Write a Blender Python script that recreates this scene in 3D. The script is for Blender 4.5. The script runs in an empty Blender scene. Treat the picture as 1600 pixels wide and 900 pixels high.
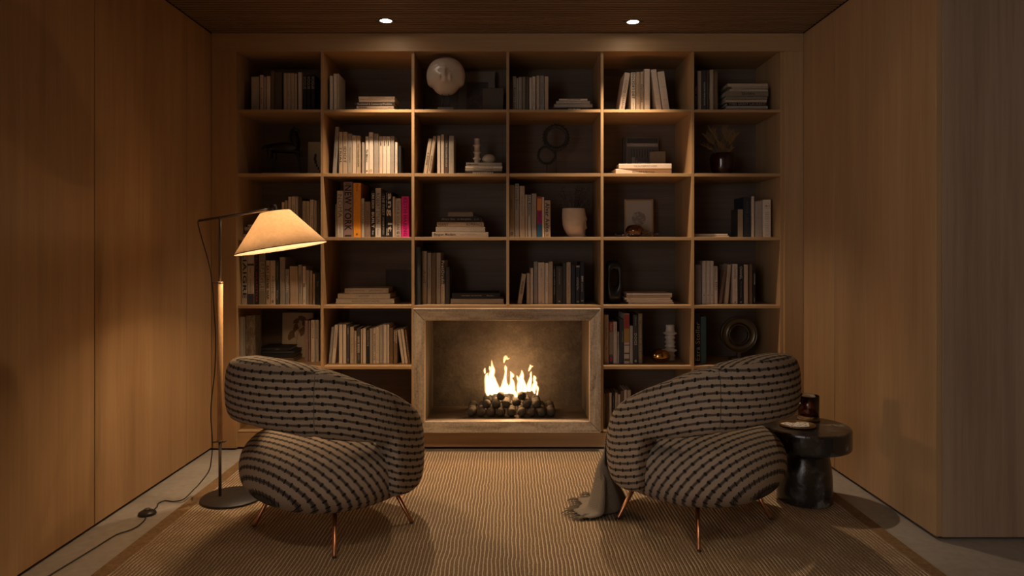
import bpy, bmesh, math, random
from mathutils import Vector, Matrix
random.seed(7)
PI = math.pi
SC = bpy.context.scene
COL = SC.collection

# ---------------------------------------------------------------- camera, world, light, exposure
CAMZ = 1.24
cd = bpy.data.cameras.new('camera'); cam = bpy.data.objects.new('camera', cd); COL.objects.link(cam)
cam.location = (0, 0, CAMZ); cam.rotation_euler = (PI/2, 0, 0)
cd.sensor_width = 36; cd.lens = 1080*36/1600
cd.shift_x = 3/1600; cd.shift_y = -58/1600
cd.clip_start = 0.05
SC.camera = cam
SC.view_settings.view_transform = 'Standard'; SC.view_settings.look = 'None'
SC.view_settings.gamma = 1; SC.view_settings.use_curve_mapping = False
SC.view_settings.exposure = 0.25
w = bpy.data.worlds.new('evening'); SC.world = w; w.use_nodes = True
w.node_tree.nodes['Background'].inputs[0].default_value = (1.0, 0.94, 0.92, 1)
w.node_tree.nodes['Background'].inputs[1].default_value = 2.3
SC.cycles.max_bounces = 8; SC.cycles.diffuse_bounces = 4; SC.cycles.glossy_bounces = 3
SC.cycles.sample_clamp_indirect = 4.0
SC.cycles.caustics_reflective = False; SC.cycles.caustics_refractive = False

def light(name, kind, loc, energy, color, **kw):
    l = bpy.data.lights.new(name, kind); l.energy = energy; l.color = color
    for k, v in kw.items(): setattr(l, k, v)
    o = bpy.data.objects.new(name, l); o.location = loc; COL.objects.link(o); return o

DOWN_E, DOWN_C = 105.0, (1.0, 0.74, 0.50)      # the recessed ceiling spots
FRONT_E = 62.0                                # the same spots nearer the viewer
LAMP_E, LAMP_C = 26.0, (1.0, 0.69, 0.40)     # bulb of the floor lamp
FIRE_E, FIRE_C = 13.0, (1.0, 0.52, 0.21)      # the gas fire

# ---------------------------------------------------------------- helpers
F = 1080.0
def X(px, Y): return (px-797.0)*Y/F
def Z(py, Y): return CAMZ-(py-392.0)*Y/F
def P(px, py, Y): return Vector((X(px, Y), Y, Z(py, Y)))
def G(px, py): Y = F*CAMZ/(py-392.0); return Vector((X(px, Y), Y, 0))

def newobj(name, me, mat=None, parent=None, loc=None):
    o = bpy.data.objects.new(name, me)
    if mat is not None:
        for m in (mat if isinstance(mat, (list, tuple)) else [mat]): me.materials.append(m)
    if parent is not None: o.parent = parent
    if loc is not None: o.location = loc
    COL.objects.link(o); return o
def tag(o, label=None, cat=None, group=None, kind=None):
    if label: o['label'] = label
    if cat: o['category'] = cat
    if group: o['group'] = group
    if kind: o['kind'] = kind
    return o
def empty(name, loc=(0, 0, 0), rz=0, **kw):
    o = bpy.data.objects.new(name, None); o.empty_display_size = .05
    o.location = loc; o.rotation_euler = (0, 0, rz); COL.objects.link(o); return tag(o, **kw)
def flush(bm, name, mat, parent=None, smooth=False, loc=None):
    bmesh.ops.recalc_face_normals(bm, faces=bm.faces)
    me = bpy.data.meshes.new(name); bm.to_mesh(me); bm.free()
    if smooth:
        for p in me.polygons: p.use_smooth = True
    return newobj(name, me, mat, parent, loc)
def bbox(bm, x0, x1, y0, y1, z0, z1, bev=0.0):
    r = bmesh.ops.create_cube(bm, size=1)
    for v in r['verts']:
        v.co = Vector((x0 if v.co.x < 0 else x1, y0 if v.co.y < 0 else y1, z0 if v.co.z < 0 else z1))
    if bev:
        es = list({e for v in r['verts'] for e in v.link_edges})
        bmesh.ops.bevel(bm, geom=es, offset=bev, segments=1, affect='EDGES')
    return r
def box(name, x0, x1, y0, y1, z0, z1, mat, parent=None, bev=0.0):
    bm = bmesh.new(); bbox(bm, x0, x1, y0, y1, z0, z1, bev); return flush(bm, name, mat, parent)
def lathe(name, prof, mat, parent=None, seg=32, c=(0, 0, 0), sx=1, sy=1, smooth=True, closed=False):
    bm = bmesh.new(); rings = []
    for r, z in prof:
        if r < 1e-6: rings.append([bm.verts.new((c[0], c[1], c[2]+z))])
        else: rings.append([bm.verts.new((c[0]+r*sx*math.cos(2*PI*i/seg), c[1]+r*sy*math.sin(2*PI*i/seg), c[2]+z)) for i in range(seg)])
    for a, b in zip(rings, rings[1:] + ([rings[0]] if closed else [])):
        for i in range(seg):
            j = (i+1) % seg
            if len(a) == 1 and len(b) == 1: continue
            if len(a) == 1: bm.faces.new((a[0], b[i], b[j]))
            elif len(b) == 1: bm.faces.new((a[i], a[j], b[0]))
            else: bm.faces.new((a[i], a[j], b[j], b[i]))
    o = flush(bm, name, mat, parent, smooth)
    return o
def spline(pts, n=8):
    pts = [Vector(p) for p in pts]; out = []
    for i in range(len(pts)-1):
        p0, p1, p2, p3 = pts[max(i-1, 0)], pts[i], pts[i+1], pts[min(i+2, len(pts)-1)]
        for k in range(n):
            t = k/n
            out.append(0.5*((2*p1)+(p2-p0)*t+(2*p0-5*p1+4*p2-p3)*t*t+(3*p1-p0-3*p2+p3)*t*t*t))
    out.append(pts[-1]); return out
def tube_bm(bm, pts, radii, seg=8, flat=None):
    rings = []; n = len(pts); pts = [Vector(p) for p in pts]; ref = None
    for i, p in enumerate(pts):
        d = (pts[min(i+1, n-1)]-pts[max(i-1, 0)]).normalized()
        if flat is not None: a = Vector((1, 0, 0)); a = (a-d*a.dot(d)).normalized()
        else:
            if ref is None: ref = Vector((0, 1, 0)) if abs(d.y) < .9 else Vector((1, 0, 0))
            a = (ref-d*ref.dot(d)).normalized(); ref = a
        b = d.cross(a)
        r = radii[i] if isinstance(radii, (list, tuple)) else radii
        rings.append([bm.verts.new(p+a*(r*math.cos(2*PI*k/seg))+b*(r*(flat or 1)*math.sin(2*PI*k/seg))) for k in range(seg)])
    for a, b in zip(rings, rings[1:]):
        for k in range(seg): bm.faces.new((a[k], a[(k+1) % seg], b[(k+1) % seg], b[k]))
    bm.faces.new(rings[0][::-1]); bm.faces.new(rings[-1])
def tube(name, pts, radii, mat, parent=None, seg=10, smooth=True):
    bm = bmesh.new(); tube_bm(bm, pts, radii, seg); return flush(bm, name, mat, parent, smooth)
def copy_tree(o, parent=None):
    c = o.copy(); COL.objects.link(c)
    if parent is not None: c.parent = parent
    for ch in list(o.children): copy_tree(ch, c)
    return c

# ---------------------------------------------------------------- materials
def mat(name):
    m = bpy.data.materials.new(name); m.use_nodes = True
    return m, m.node_tree, m.node_tree.nodes['Principled BSDF']
def N(t, kind, **kw):
    n = t.nodes.new(kind)
    for k, v in kw.items():
        if k in n.inputs: n.inputs[k].default_value = v
        else: setattr(n, k, v)
    return n
def ramp(t, stops):
    r = t.nodes.new('ShaderNodeValToRGB'); e = r.color_ramp.elements
    while len(e) < len(stops): e.new(.5)
    for i, (p, c) in enumerate(stops): e[i].position = p; e[i].color = (*c, 1)
    return r
def plain(name, col, rough=.6, metal=0.0, spec=.5, noise=0.0, nscale=40):
    m, t, b = mat(name)
    b.inputs['Roughness'].default_value = rough; b.inputs['Metallic'].default_value = metal
    b.inputs['Specular IOR Level'].default_value = spec
    b.inputs['Base Color'].default_value = (*col, 1)
    if noise:
        tc = N(t, 'ShaderNodeTexCoord'); nz = N(t, 'ShaderNodeTexNoise', Scale=nscale, Detail=5.0)
        r = ramp(t, [(.3, tuple(c*(1-noise) for c in col)), (.7, tuple(min(1, c*(1+noise)) for c in col))])
        t.links.new(tc.outputs['Object'], nz.inputs['Vector']); t.links.new(nz.outputs['Fac'], r.inputs[0]); t.links.new(r.outputs[0], b.inputs['Base Color'])
    return m
def wood(name, c1, c2, c3, axis, rough=.5, fine=1.0, bump=.05):
    """streaked grain running along axis (0, 1 or 2)"""
    m, t, b = mat(name); L = t.links
    tc = N(t, 'ShaderNodeTexCoord'); rnd = N(t, 'ShaderNodeObjectInfo')
    add = N(t, 'ShaderNodeVectorMath', operation='ADD'); sc = N(t, 'ShaderNodeVectorMath', operation='SCALE'); sc.inputs['Scale'].default_value = 13.0
    cmb = N(t, 'ShaderNodeCombineXYZ')
    L.new(rnd.outputs['Random'], cmb.inputs[0]); L.new(rnd.outputs['Random'], cmb.inputs[1]); L.new(rnd.outputs['Random'], cmb.inputs[2])
    L.new(cmb.outputs[0], sc.inputs[0]); L.new(tc.outputs['Object'], add.inputs[0]); L.new(sc.outputs[0], add.inputs[1])
    def streak(a, bb, detail, dist):
        mp = N(t, 'ShaderNodeMapping'); s = [a, a, a]; s[axis] = bb; mp.inputs['Scale'].default_value = s
        nz = N(t, 'ShaderNodeTexNoise', Scale=1.0, Detail=detail, Roughness=.6, Distortion=dist)
        L.new(add.outputs[0], mp.inputs[0]); L.new(mp.outputs[0], nz.inputs['Vector']); return nz
    n1 = streak(9*fine, .5, 4.0, .6); n2 = streak(70*fine, 2.2, 3.0, .2)
    mx = N(t, 'ShaderNodeMix', data_type='FLOAT'); mx.inputs[0].default_value = .38
    L.new(n1.outputs['Fac'], mx.inputs[2]); L.new(n2.outputs['Fac'], mx.inputs[3])
    r = ramp(t, [(.34, c1), (.5, c2), (.66, c3)])
    L.new(mx.outputs[0], r.inputs[0]); L.new(r.outputs[0], b.inputs['Base Color'])
    b.inputs['Roughness'].default_value = rough; b.inputs['Specular IOR Level'].default_value = .3
    bp = N(t, 'ShaderNodeBump', Strength=bump, Distance=.004); L.new(n2.outputs['Fac'], bp.inputs['Height']); L.new(bp.outputs[0], b.inputs['Normal'])
    return m
OAKA, OAKB, OAKC = (.335, .200, .094), (.39, .240, .117), (.44, .280, .142)
oak_v = wood('oak_veneer_vertical', OAKA, OAKB, OAKC, 2)
oak_x = wood('oak_veneer_horizontal', OAKA, OAKB, OAKC, 0)
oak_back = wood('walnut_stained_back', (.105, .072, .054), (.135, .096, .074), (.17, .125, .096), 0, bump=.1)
oak_cool_lit = wood('oak_veneer_cool_lit', (.27, .18, .115), (.34, .235, .155), (.40, .285, .195), 2)  # oak paled and greyed: cool light on the return panel painted into its colour
slat_w = wood('dark_oak_slat', (.135, .08, .04), (.185, .112, .058), (.23, .145, .075), 0)
dark_gap = plain('shadow_gap', (.012, .009, .007), .9)
def stone(name, axis):
    m, t, b = mat(name); L = t.links
    tc = N(t, 'ShaderNodeTexCoord')
    mp = N(t, 'ShaderNodeMapping'); s = [26, 26, 26]; s[axis] = 3.5; mp.inputs['Scale'].default_value = s
    n1 = N(t, 'ShaderNodeTexNoise', Scale=1.0, Detail=7.0, Roughness=.65, Distortion=.8)
    n2 = N(t, 'ShaderNodeTexNoise', Scale=90.0, Detail=4.0)
    L.new(tc.outputs['Object'], mp.inputs[0]); L.new(mp.outputs[0], n1.inputs['Vector']); L.new(tc.outputs['Object'], n2.inputs['Vector'])
    mx = N(t, 'ShaderNodeMix', data_type='FLOAT'); mx.inputs[0].default_value = .3
    L.new(n1.outputs['Fac'], mx.inputs[2]); L.new(n2.outputs['Fac'], mx.inputs[3])
    r = ramp(t, [(.30, (.09, .062, .038)), (.42, (.27, .205, .14)), (.55, (.42, .34, .25)), (.7, (.54, .45, .345))])
    L.new(mx.outputs[0], r.inputs[0]); L.new(r.outputs[0], b.inputs['Base Color'])
    b.inputs['Roughness'].default_value = .45
    bp = N(t, 'ShaderNodeBump', Strength=.25, Distance=.003); L.new(mx.outputs[0], bp.inputs['Height']); L.new(bp.outputs[0], b.inputs['Normal'])
    return m
stone_x, stone_z = stone('travertine_horizontal', 0), stone('travertine_vertical', 2)
def mottled(name, stops, scale, rough, bump=.1, sc2=30, spec=.5):
    m, t, b = mat(name); L = t.links
    tc = N(t, 'ShaderNodeTexCoord'); n1 = N(t, 'ShaderNodeTexNoise', Scale=scale, Detail=8.0, Roughness=.6, Distortion=.4)
    n2 = N(t, 'ShaderNodeTexNoise', Scale=sc2, Detail=6.0)
    mx = N(t, 'ShaderNodeMix', data_type='FLOAT'); mx.inputs[0].default_value = .35
    L.new(tc.outputs['Object'], n1.inputs['Vector']); L.new(tc.outputs['Object'], n2.inputs['Vector'])
    L.new(n1.outputs['Fac'], mx.inputs[2]); L.new(n2.outputs['Fac'], mx.inputs[3])
    r = ramp(t, stops); L.new(mx.outputs[0], r.inputs[0]); L.new(r.outputs[0], b.inputs['Base Color'])
    b.inputs['Roughness'].default_value = rough; b.inputs['Specular IOR Level'].default_value = spec
    bp = N(t, 'ShaderNodeBump', Strength=bump, Distance=.01); L.new(mx.outputs[0], bp.inputs['Height']); L.new(bp.outputs[0], b.inputs['Normal'])
    return m
concrete = mottled('floor_concrete', [(.35, (.24, .21, .175)), (.5, (.31, .28, .24)), (.65, (.38, .345, .30))], 1.6, .42, .05)
fireback = mottled('firebox_plaster', [(.33, (.015, .011, .009)), (.46, (.030, .024, .019)), (.58, (.046, .038, .030)), (.7, (.075, .064, .052))], 8, .75, .6, 70)
fireplate = plain('firebox_dark_steel', (.055, .045, .036), .3, 0, .6, .25, 15)
ledge_m = mottled('ledge_stone', [(.35, (.2, .17, .14)), (.65, (.3, .26, .21))], 8, .3, .05)
ball_m = mottled('ceramic_ball_grey', [(.3, (.025, .022, .02)), (.5, (.052, .047, .042)), (.7, (.09, .08, .07))], 9, .85, .35, 60)
marble = mottled('black_marble', [(.36, (.008, .008, .008)), (.5, (.022, .021, .020)), (.575, (.06, .057, .054)), (.62, (.2, .19, .18)), (.64, (.05, .048, .045))], 7, .2, .5, 22, .7)
copper = plain('brushed_copper', (.52, .25, .13), .3, 1.0)
gunmetal = plain('gunmetal', (.15, .12, .10), .42, .8)
blackp = plain('black_powder_coat', (.016, .014, .012), .45)
bronze = plain('dark_bronze', (.022, .018, .014), .38, .55)
ceram_w = plain('bone_ceramic', (.55, .45, .36), .4, 0, .5, .08, 20)
ceram_g = plain('glazed_cream', (.50, .39, .295), .3, 0, .6)
ash_w = plain('ash_pole', (.55, .33, .16), .45, 0, .4, .1, 30)

# ---------------------------------------------------------------- room shell
XL, XR = -1.86, 1.826
YB = 4.32
CEIL = CAMZ+(392-53)/250.0
YRET = 2.963
fl = box('floor', -2.2, 4.4, -3.2, 4.9, -.12, 0, concrete); tag(fl, 'polished grey beige concrete floor', kind='structure')
wl = box('wall_left', XL-.10, XL-.026, .35, 4.86, 0, CEIL+.08, dark_gap); tag(wl, 'wood panelled wall behind the floor lamp', kind='structure')
def panel_x(parent, x0, x1, ya, yb, z0=.015, z1=CEIL-.004):
    return box('panel', x0, x1, ya, yb, z0, z1, oak_v, parent, .0012)
seams = [4.318, 3.978, 3.095, 2.21, 1.33, .352]
for a, b in zip(seams, seams[1:]): panel_x(wl, XL-.026, XL, b+.0028, a-.0028)
wr = box('wall_right', XR+.026, XR+.1, YRET+.03, 4.86, 0, CEIL+.08, dark_gap); tag(wr, 'wood panelled wall beside the black marble side table', kind='structure')
for a, b in ((4.318, 3.89), (3.89, YRET)): panel_x(wr, XR, XR+.026, b+(.003 if b > 3 else 0), a-.003)
box('panel', XR+.0275, 3.0, YRET, YRET+.026, .012, CEIL-.004, oak_cool_lit, wr, .0012)
box('panel', 3.003, 4.2, YRET, YRET+.026, .012, CEIL-.004, oak_cool_lit, wr, .0012)
plate = box('backing', XR+.03, 4.2, YRET+.027, YRET+.08, 0, CEIL, dark_gap, wr)
wn = box('wall_near', -2.0, 4.3, -3.1, -3.0, 0, CEIL, oak_v); tag(wn, 'wood wall behind the viewer', kind='structure')
wf = box('wall_far_right', 4.2, 4.3, -3.0, YRET+.08, 0, CEIL, oak_v); tag(wf, 'wood wall closing the far side of the room', kind='structure')
ce = box('ceiling', -2.1, 4.4, -3.2, 4.86, CEIL+.03, CEIL+.08, dark_gap); tag(ce, 'ceiling of narrow dark wooden slats', kind='structure')
bm = bmesh.new(); bbox(bm, XL+.002, XR-.002, -.0095, .0095, 0, .028, .0015)
slat = flush(bm, 'slat', slat_w, ce)
PITCH = .0365
NS = 62
for i in range(NS):
    s = slat if i == 0 else slat.copy()
    if i: COL.objects.link(s)
    s.location = (0, 4.303-PITCH*i, CEIL)
ysl = 4.303-PITCH*NS+.011
box('ceiling_panel', -1.99, 4.19, -2.99, ysl-.004 if ysl < YRET else YRET-.004, CEIL, CEIL+.028, slat_w, ce)

# back wall surround (header and pilasters around the bookcase)
wb = box('wall_back', -2.1, 2.1, 4.80, 4.86, 0, CEIL+.08, dark_gap); tag(wb, 'wall behind the bookcase with its plain wooden surround', kind='structure')
HX0, HX1 = X(369.6, 4.30), X(1226, 4.30)
box('header', XL+.002, XR-.002, 4.30, 4.34, Z(80, 4.30), CEIL-.003, oak_x, wb, .001)
box('pilaster', XL+.002, HX0, 4.30, 4.34, .012, Z(80, 4.30)-.001, oak_v, wb, .001)
box('pilaster', HX1, XR-.002, 4.30, 4.34, .012, Z(80, 4.30)-.001, oak_v, wb, .001)

# ---------------------------------------------------------------- bookcase
bc = empty('bookcase', (0, 4.55, 0), label='built-in oak bookcase with six columns of compartments around the fireplace', cat='bookcase')
def bpart(name, x0, x1, y0, y1, z0, z1, m, bev=.001):
    return box(name, x0, x1, y0-4.55, y1-4.55, z0, z1, m, bc, bev)
zt = lambda y: CAMZ-(y-392)*.004
xt = lambda x: (x-797)*.004
SH = [zt(171), zt(270.8), zt(370.4), zt(477), zt(572), zt(673.5)]   # tops of shelves
SHB = [zt(175.6), zt(275.8), zt(375.4), zt(482), zt(576.8), zt(675.6)]
ZTOP = zt(80)
DV = [(500.9, 505.4), (643, 647.5), (791.1, 795.6), (938.5, 943), (1080.2, 1084.8)]
BX0, BX1 = xt(371), xt(1219)
YBK = 4.752
FBX0, FBX1 = xt(645.2), xt(940.8)
bpart('side_panel', BX0-.03, BX0, YB, YBK, 0.014, ZTOP+.02, oak_v)
bpart('side_panel', BX1, BX1+.03, YB, YBK, 0.014, ZTOP+.02, oak_v)
bpart('top_panel', BX0+.0005, BX1-.0005, YB+.021, YBK, ZTOP, ZTOP+.02, oak_x)
for i, (a, b) in enumerate(DV):
    bpart('divider', xt(a), xt(b), YB, YBK, SH[3]+.0005 if i == 2 else SHB[5], ZTOP-.0005, oak_v)
cols = [(BX0, xt(DV[0][0]))]+[(xt(DV[i][1]), xt(DV[i+1][0])) for i in range(4)]+[(xt(DV[4][1]), BX1)]
for r in range(5):
    for c, (a, b) in enumerate(cols):
        if r == 3 and c == 3: continue
        if r == 3 and c == 2: b = cols[3][1]
        if r == 4 and c in (2, 3): continue
        bpart('shelf', a+.0004, b-.0004, YB+.0, YBK, SHB[r], SH[r], oak_x)
bpart('bottom_board', BX0+.0005, BX1-.0005, YB, YBK, SHB[5]-.0, SH[5], oak_x)
bpart('plinth', BX0, BX1, YB+.0, YB+.02, .014, SHB[5]-.003, oak_x)
bpart('toe_recess', BX0, BX1, YB+.03, YB+.04, 0.0005, .05, dark_gap, 0)
bpart('back_panel', BX0-.03, FBX0-.0005, YBK, YBK+.012, 0.014, ZTOP+.02, oak_back)
bpart('back_panel', FBX1+.0005, BX1+.03, YBK, YBK+.012, 0.014, ZTOP+.02, oak_back)
bpart('back_panel', FBX0, FBX1, YBK, YBK+.012, SHB[3], ZTOP+.02, oak_back)

# ---------------------------------------------------------------- fireplace
YF = 4.262
fp = empty('fireplace', (0, YF, 0), label='open fireplace with mitred travertine frame set into the bookcase', cat='fireplace')
fo = [(X(645, YF), Z(482.5, YF)), (X(939, YF), Z(482.5, YF)), (X(939, YF), Z(676.6, YF)), (X(645, YF), Z(676.6, YF))]
fi = [(X(663.2, YF), Z(501, YF)), (X(921.7, YF), Z(501, YF)), (X(921.7, YF), Z(659.3, YF)), (X(663.2, YF), Z(659.3, YF))]
def fpiece(i, name, m, slope):
    j = (i+1) % 4; bm = bmesh.new()
    g = .0012
    cx = (fo[0][0]+fo[1][0])/2; cz = (fo[0][1]+fo[2][1])/2
    mid = Vector(((fo[i][0]+fo[j][0])/2, (fo[i][1]+fo[j][1])/2))
    tdir = (Vector(fo[j])-Vector(fo[i])).normalized()*g
    q = [Vector(fo[i])+tdir, Vector(fo[j])-tdir, Vector(fi[j])-tdir, Vector(fi[i])+tdir]
    f = [bm.verts.new((p.x, (0 if k < 2 else slope), p.y)) for k, p in enumerate(q)]
    bk = [bm.verts.new((p.x, .055, p.y)) for k, p in enumerate(q)]
    bm.faces.new(f)
    for k in range(4): bm.faces.new((f[k], f[(k+1) % 4], bk[(k+1) % 4], bk[k]))
    bm.faces.new(bk[::-1])
    bmesh.ops.recalc_face_normals(bm, faces=bm.faces)
    bmesh.ops.bevel(bm, geom=[e for e in bm.edges if all(v.co.y < .03 for v in e.verts)], offset=.0015, segments=1, affect='EDGES')
    return flush(bm, name, m, fp)
fireside = mottled('firebox_side_plaster', [(.33, (.024, .017, .011)), (.5, (.038, .028, .019)), (.66, (.05, .037, .026))], 6, .7, .2, 40)
fpiece(0, 'frame_top', stone_x, .008); fpiece(1, 'frame_side', stone_z, .008)
fpiece(2, 'frame_bottom', stone_x, .008); fpiece(3, 'frame_side', stone_z, .008)
box('frame_backing', fo[3][0]+.01, fo[1][0]-.01, 0.0555, .0572, fo[2][1]+.01, fi[2][1]-.002, dark_gap, fp)
FBK = 4.76-YF; FZ = fi[2][1]-.012
box('firebox_wall', fi[0][0]-.02, fi[1][0]+.02, FBK-.005, FBK, FZ-.02, fi[0][1]+.04, fireback, fp)
box('firebox_side', fi[0][0]-.02, fi[0][0]-.002, .0575, FBK-.006, FZ-.02, fi[0][1]+.04, fireside, fp)
box('firebox_side', fi[1][0]+.002, fi[1][0]+.02, .0575, FBK-.006, FZ-.02, fi[0][1]+.04, fireside, fp)
box('firebox_top', fi[0][0]-.02, fi[1][0]+.02, .0575, FBK-.006, fi[0][1]+.002, fi[0][1]+.02, oak_x, fp)
box('firebox_floor', fi[0][0]-.0015, fi[1][0]+.0015, .11, FBK-.006, FZ-.02, FZ, fireplate, fp)
box('ledge', fi[0][0]-.0015, fi[1][0]+.0015, 0.0575, .1095, FZ-.02, FZ+.006, ledge_m, fp, .001)

# balls on the burner
bx = X(799, 4.45)
tray = box('burner_tray', -.30, .31, 4.385, 4.66, FZ+.0005, FZ+.006, fireplate); tag(tray, 'flat dark metal burner tray under the ceramic balls', 'burner')
bm = bmesh.new(); bmesh.ops.create_icosphere(bm, subdivisions=3, radius=1)
ballme = bpy.data.meshes.new('ball'); bm.to_mesh(ballme); bm.free(); ballme.materials.append(ball_m)
for p in ballme.polygons: p.use_smooth = True
ORD = ['first', 'second', 'third', 'fourth', 'fifth', 'sixth', 'seventh', 'eighth', 'ninth', 'tenth', 'eleventh', 'twelfth', 'thirteenth', 'fourteenth', 'fifteenth', 'sixteenth', 'seventeenth', 'eighteenth', 'nineteenth', 'twentieth', 'twenty-first', 'twenty-second', 'twenty-third', 'twenty-fourth']
def ball(x, y, z, r, label):
    o = bpy.data.objects.new('ceramic_ball', ballme); COL.objects.link(o)
    o.location = (x, y, z); o.scale = (r,)*3; o.rotation_euler = (random.random()*6, random.random()*6, random.random()*6)
    tag(o, label, 'ball', 'ceramic balls in the fire'); return o
R0 = .0292; zb = FZ+.0065
fx = [736.7, 752.3, 767.6, 782.7, 799, 815.5, 831, 846.7, 861.3]
for row, (yy, word, shift) in enumerate(((4.425, 'front', 0), (4.492, 'second', .0), (4.559, 'third', 0), (4.626, 'back', 0))):
    for k, px in enumerate(fx):
        x = X(px, 4.43)+random.uniform(-.0008, .0008)
        ball(x, yy, zb+R0, R0, 'grey ceramic fire ball, %s from lamp side in the %s bottom row' % (ORD[k], word))
s2 = .0665*.5
for row, (yy, pxs) in enumerate(((4.4585, [760, 775, 791, 823.3, 839]), (4.5255, [790.7+.0, 813, 774.6, 827.5, 841.5+.0]), (4.5925, [761, 776, 790.5, 806, 822, 836]))):
    for k, px in enumerate(sorted(pxs)):
        xx = X(px, yy); base = [X(q, 4.43) for q in fx]
        i = min(range(8), key=lambda q: abs((base[q]+base[q+1])/2-xx)); xx = (base[i]+base[i+1])/2
        ball(xx, yy, zb+R0+.0445, R0, 'ceramic fire ball, %s from lamp side in the %s row of the upper tier' % (ORD[k], ('front', 'middle', 'back')[row]))
ball(X(815.5, 4.43), 4.492, zb+R0+.0885, R0, 'ceramic fire ball alone on top of the heap before the flames')
ball(X(782.5, 4.43), 4.492, zb+R0+.0885, R0*.96, 'second topmost ceramic fire ball low in the middle of flames')

# flames
fm, t, b = mat('flame'); t.nodes.remove(b)
em = N(t, 'ShaderNodeEmission', Strength=1.0); tc = N(t, 'ShaderNodeTexCoord'); sp = N(t, 'ShaderNodeSeparateXYZ')
mr = N(t, 'ShaderNodeMapRange'); mr.inputs['From Min'].default_value = .26; mr.inputs['From Max'].default_value = .60
r = ramp(t, [(0, (1, .72, .36)), (.55, (1, .64, .27)), (1, (1, .45, .13))])
ms = N(t, 'ShaderNodeMapRange'); ms.inputs['To Min'].default_value = 6.0; ms.inputs['To Max'].default_value = 2.8
t.links.new(tc.outputs['Object'], sp.inputs[0]); t.links.new(sp.outputs[2], mr.inputs[0]); t.links.new(mr.outputs[0], r.inputs[0]); t.links.new(mr.outputs[0], ms.inputs[0])
t.links.new(r.outputs[0], em.inputs[0]); t.links.new(ms.outputs[0], em.inputs[1]); t.links.new(em.outputs[0], t.nodes['Material Output'].inputs[0])
def envelope(name, col, e, fac):
    fe, t, b = mat(name); t.nodes.remove(b)
    em = N(t, 'ShaderNodeEmission', Strength=e); em.inputs[0].default_value = (*col, 1); tp_ = N(t, 'ShaderNodeBsdfTransparent'); mxs = N(t, 'ShaderNodeMixShader'); mxs.inputs[0].default_value = fac
    t.links.new(tp_.outputs[0], mxs.inputs[1]); t.links.new(em.outputs[0], mxs.inputs[2]); t.links.new(mxs.outputs[0], t.nodes['Material Output'].inputs[0]); return fe
fe = envelope('flame_envelope', (1, .55, .17), 1.9, .32); fe2 = envelope('flame_outer_envelope', (1, .40, .09), 1.0, .07)
fire = empty('fire', (0, 4.56, 0), label='white hot gas flames rising from the ceramic balls', cat='fire')
TG = [
 ([(318,585,10),(318,540,30),(316,490,32),(310,440,28),(303,385,21),(303,345,12),(316,322,1)], 0),
 ([(345,570,30),(362,520,44),(356,460,40),(350,400,33),(360,340,31),(374,285,24),(368,235,10),(362,178,.5)], .012),
 ([(352,300,10),(343,265,11),(336,242,1)], .012),
 ([(420,560,44),(414,490,34),(402,430,19),(394,385,11),(390,357,.5)], -.01),
 ([(466,565,40),(468,515,24),(480,482,9),(482,447,.5)], .0),
 ([(525,560,46),(522,485,40),(514,435,27),(519,375,14),(527,310,9),(526,262,14),(521,234,1)], .014),
 ([(598,560,34),(602,490,34),(600,425,22),(590,378,9),(602,352,21),(590,322,9),(579,304,.5)], .0),
 ([(565,545,36),(560,500,24),(575,470,12),(578,455,1)], -.012),
 ([(642,640,5),(648,590,17),(632,552,20),(618,520,8)], -.02),
 ([(690,560,28),(692,490,36),(700,440,36),(706,395,29),(716,350,21),(718,312,8),(714,289,.5)], .0),
 ([(682,410,14),(665,375,8),(655,351,.5)], .0),
 ([(745,540,28),(748,470,16),(738,420,9),(733,394,.5)], -.012),
 ([(785,530,34),(802,455,24),(815,405,17),(822,355,8),(820,335,9),(825,306,1)], .012),
 ([(845,530,30),(862,470,26),(872,440,20),(862,405,12),(866,378,16),(855,352,.5)], -.01),
 ([(868,560,8),(850,520,10),(840,490,14)], -.02),
 ([(893,578,6),(900,535,6),(898,495,12),(880,470,10)], -.02),
 ([(505,204,1),(510,175,9),(522,140,16),(535,145,14),(550,156,6),(570,147,.5)], .02),
 ([(522,150,14),(526,130,10),(521,118,.5)], .02),
 ([(795,300,2),(806,275,9),(818,245,10),(812,226,1)], .015),
 ([(815,250,7),(830,246,5),(847,240,.5)], .015),
 ([(281,330,.5),(282,312,7),(279,290,8),(284,264,.5)], .0),
]
for pts, dy in TG:
    Y = 4.56+dy
    q = [(720+a/7.5, 540+bb/7.5, c/7.5) for a, bb, c in pts]
    P3 = spline([P(a, bb, Y)-Vector((0, 4.56, 0)) for a, bb, c in q], 6)
    RR = [v.x*Y/F for v in spline([(c, 0, 0) for a, bb, c in q], 6)]
    bm = bmesh.new(); tube_bm(bm, P3, [max(.0004, v*.86) for v in RR], 10, flat=.6)
    core_ = flush(bm, 'flame_tongue', fm, fire, True)
    P4 = P3[:-1]+[P3[-1]+(P3[-1]-P3[-3])*.9]
    for mul, add_, m_ in ((1.02, .0022, fe), (1.15, .0058, fe2)):
        bm = bmesh.new(); tube_bm(bm, P4, [.0003 if k == len(RR)-1 else max(.0008, v*mul+add_) for k, v in enumerate(RR)], 10, flat=.6)
        flush(bm, 'envelope', m_, core_, True)
fl_ = light('fire_light', 'POINT', (0, .0, .41), FIRE_E, FIRE_C, shadow_soft_size=.035); fl_.parent = fire

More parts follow.
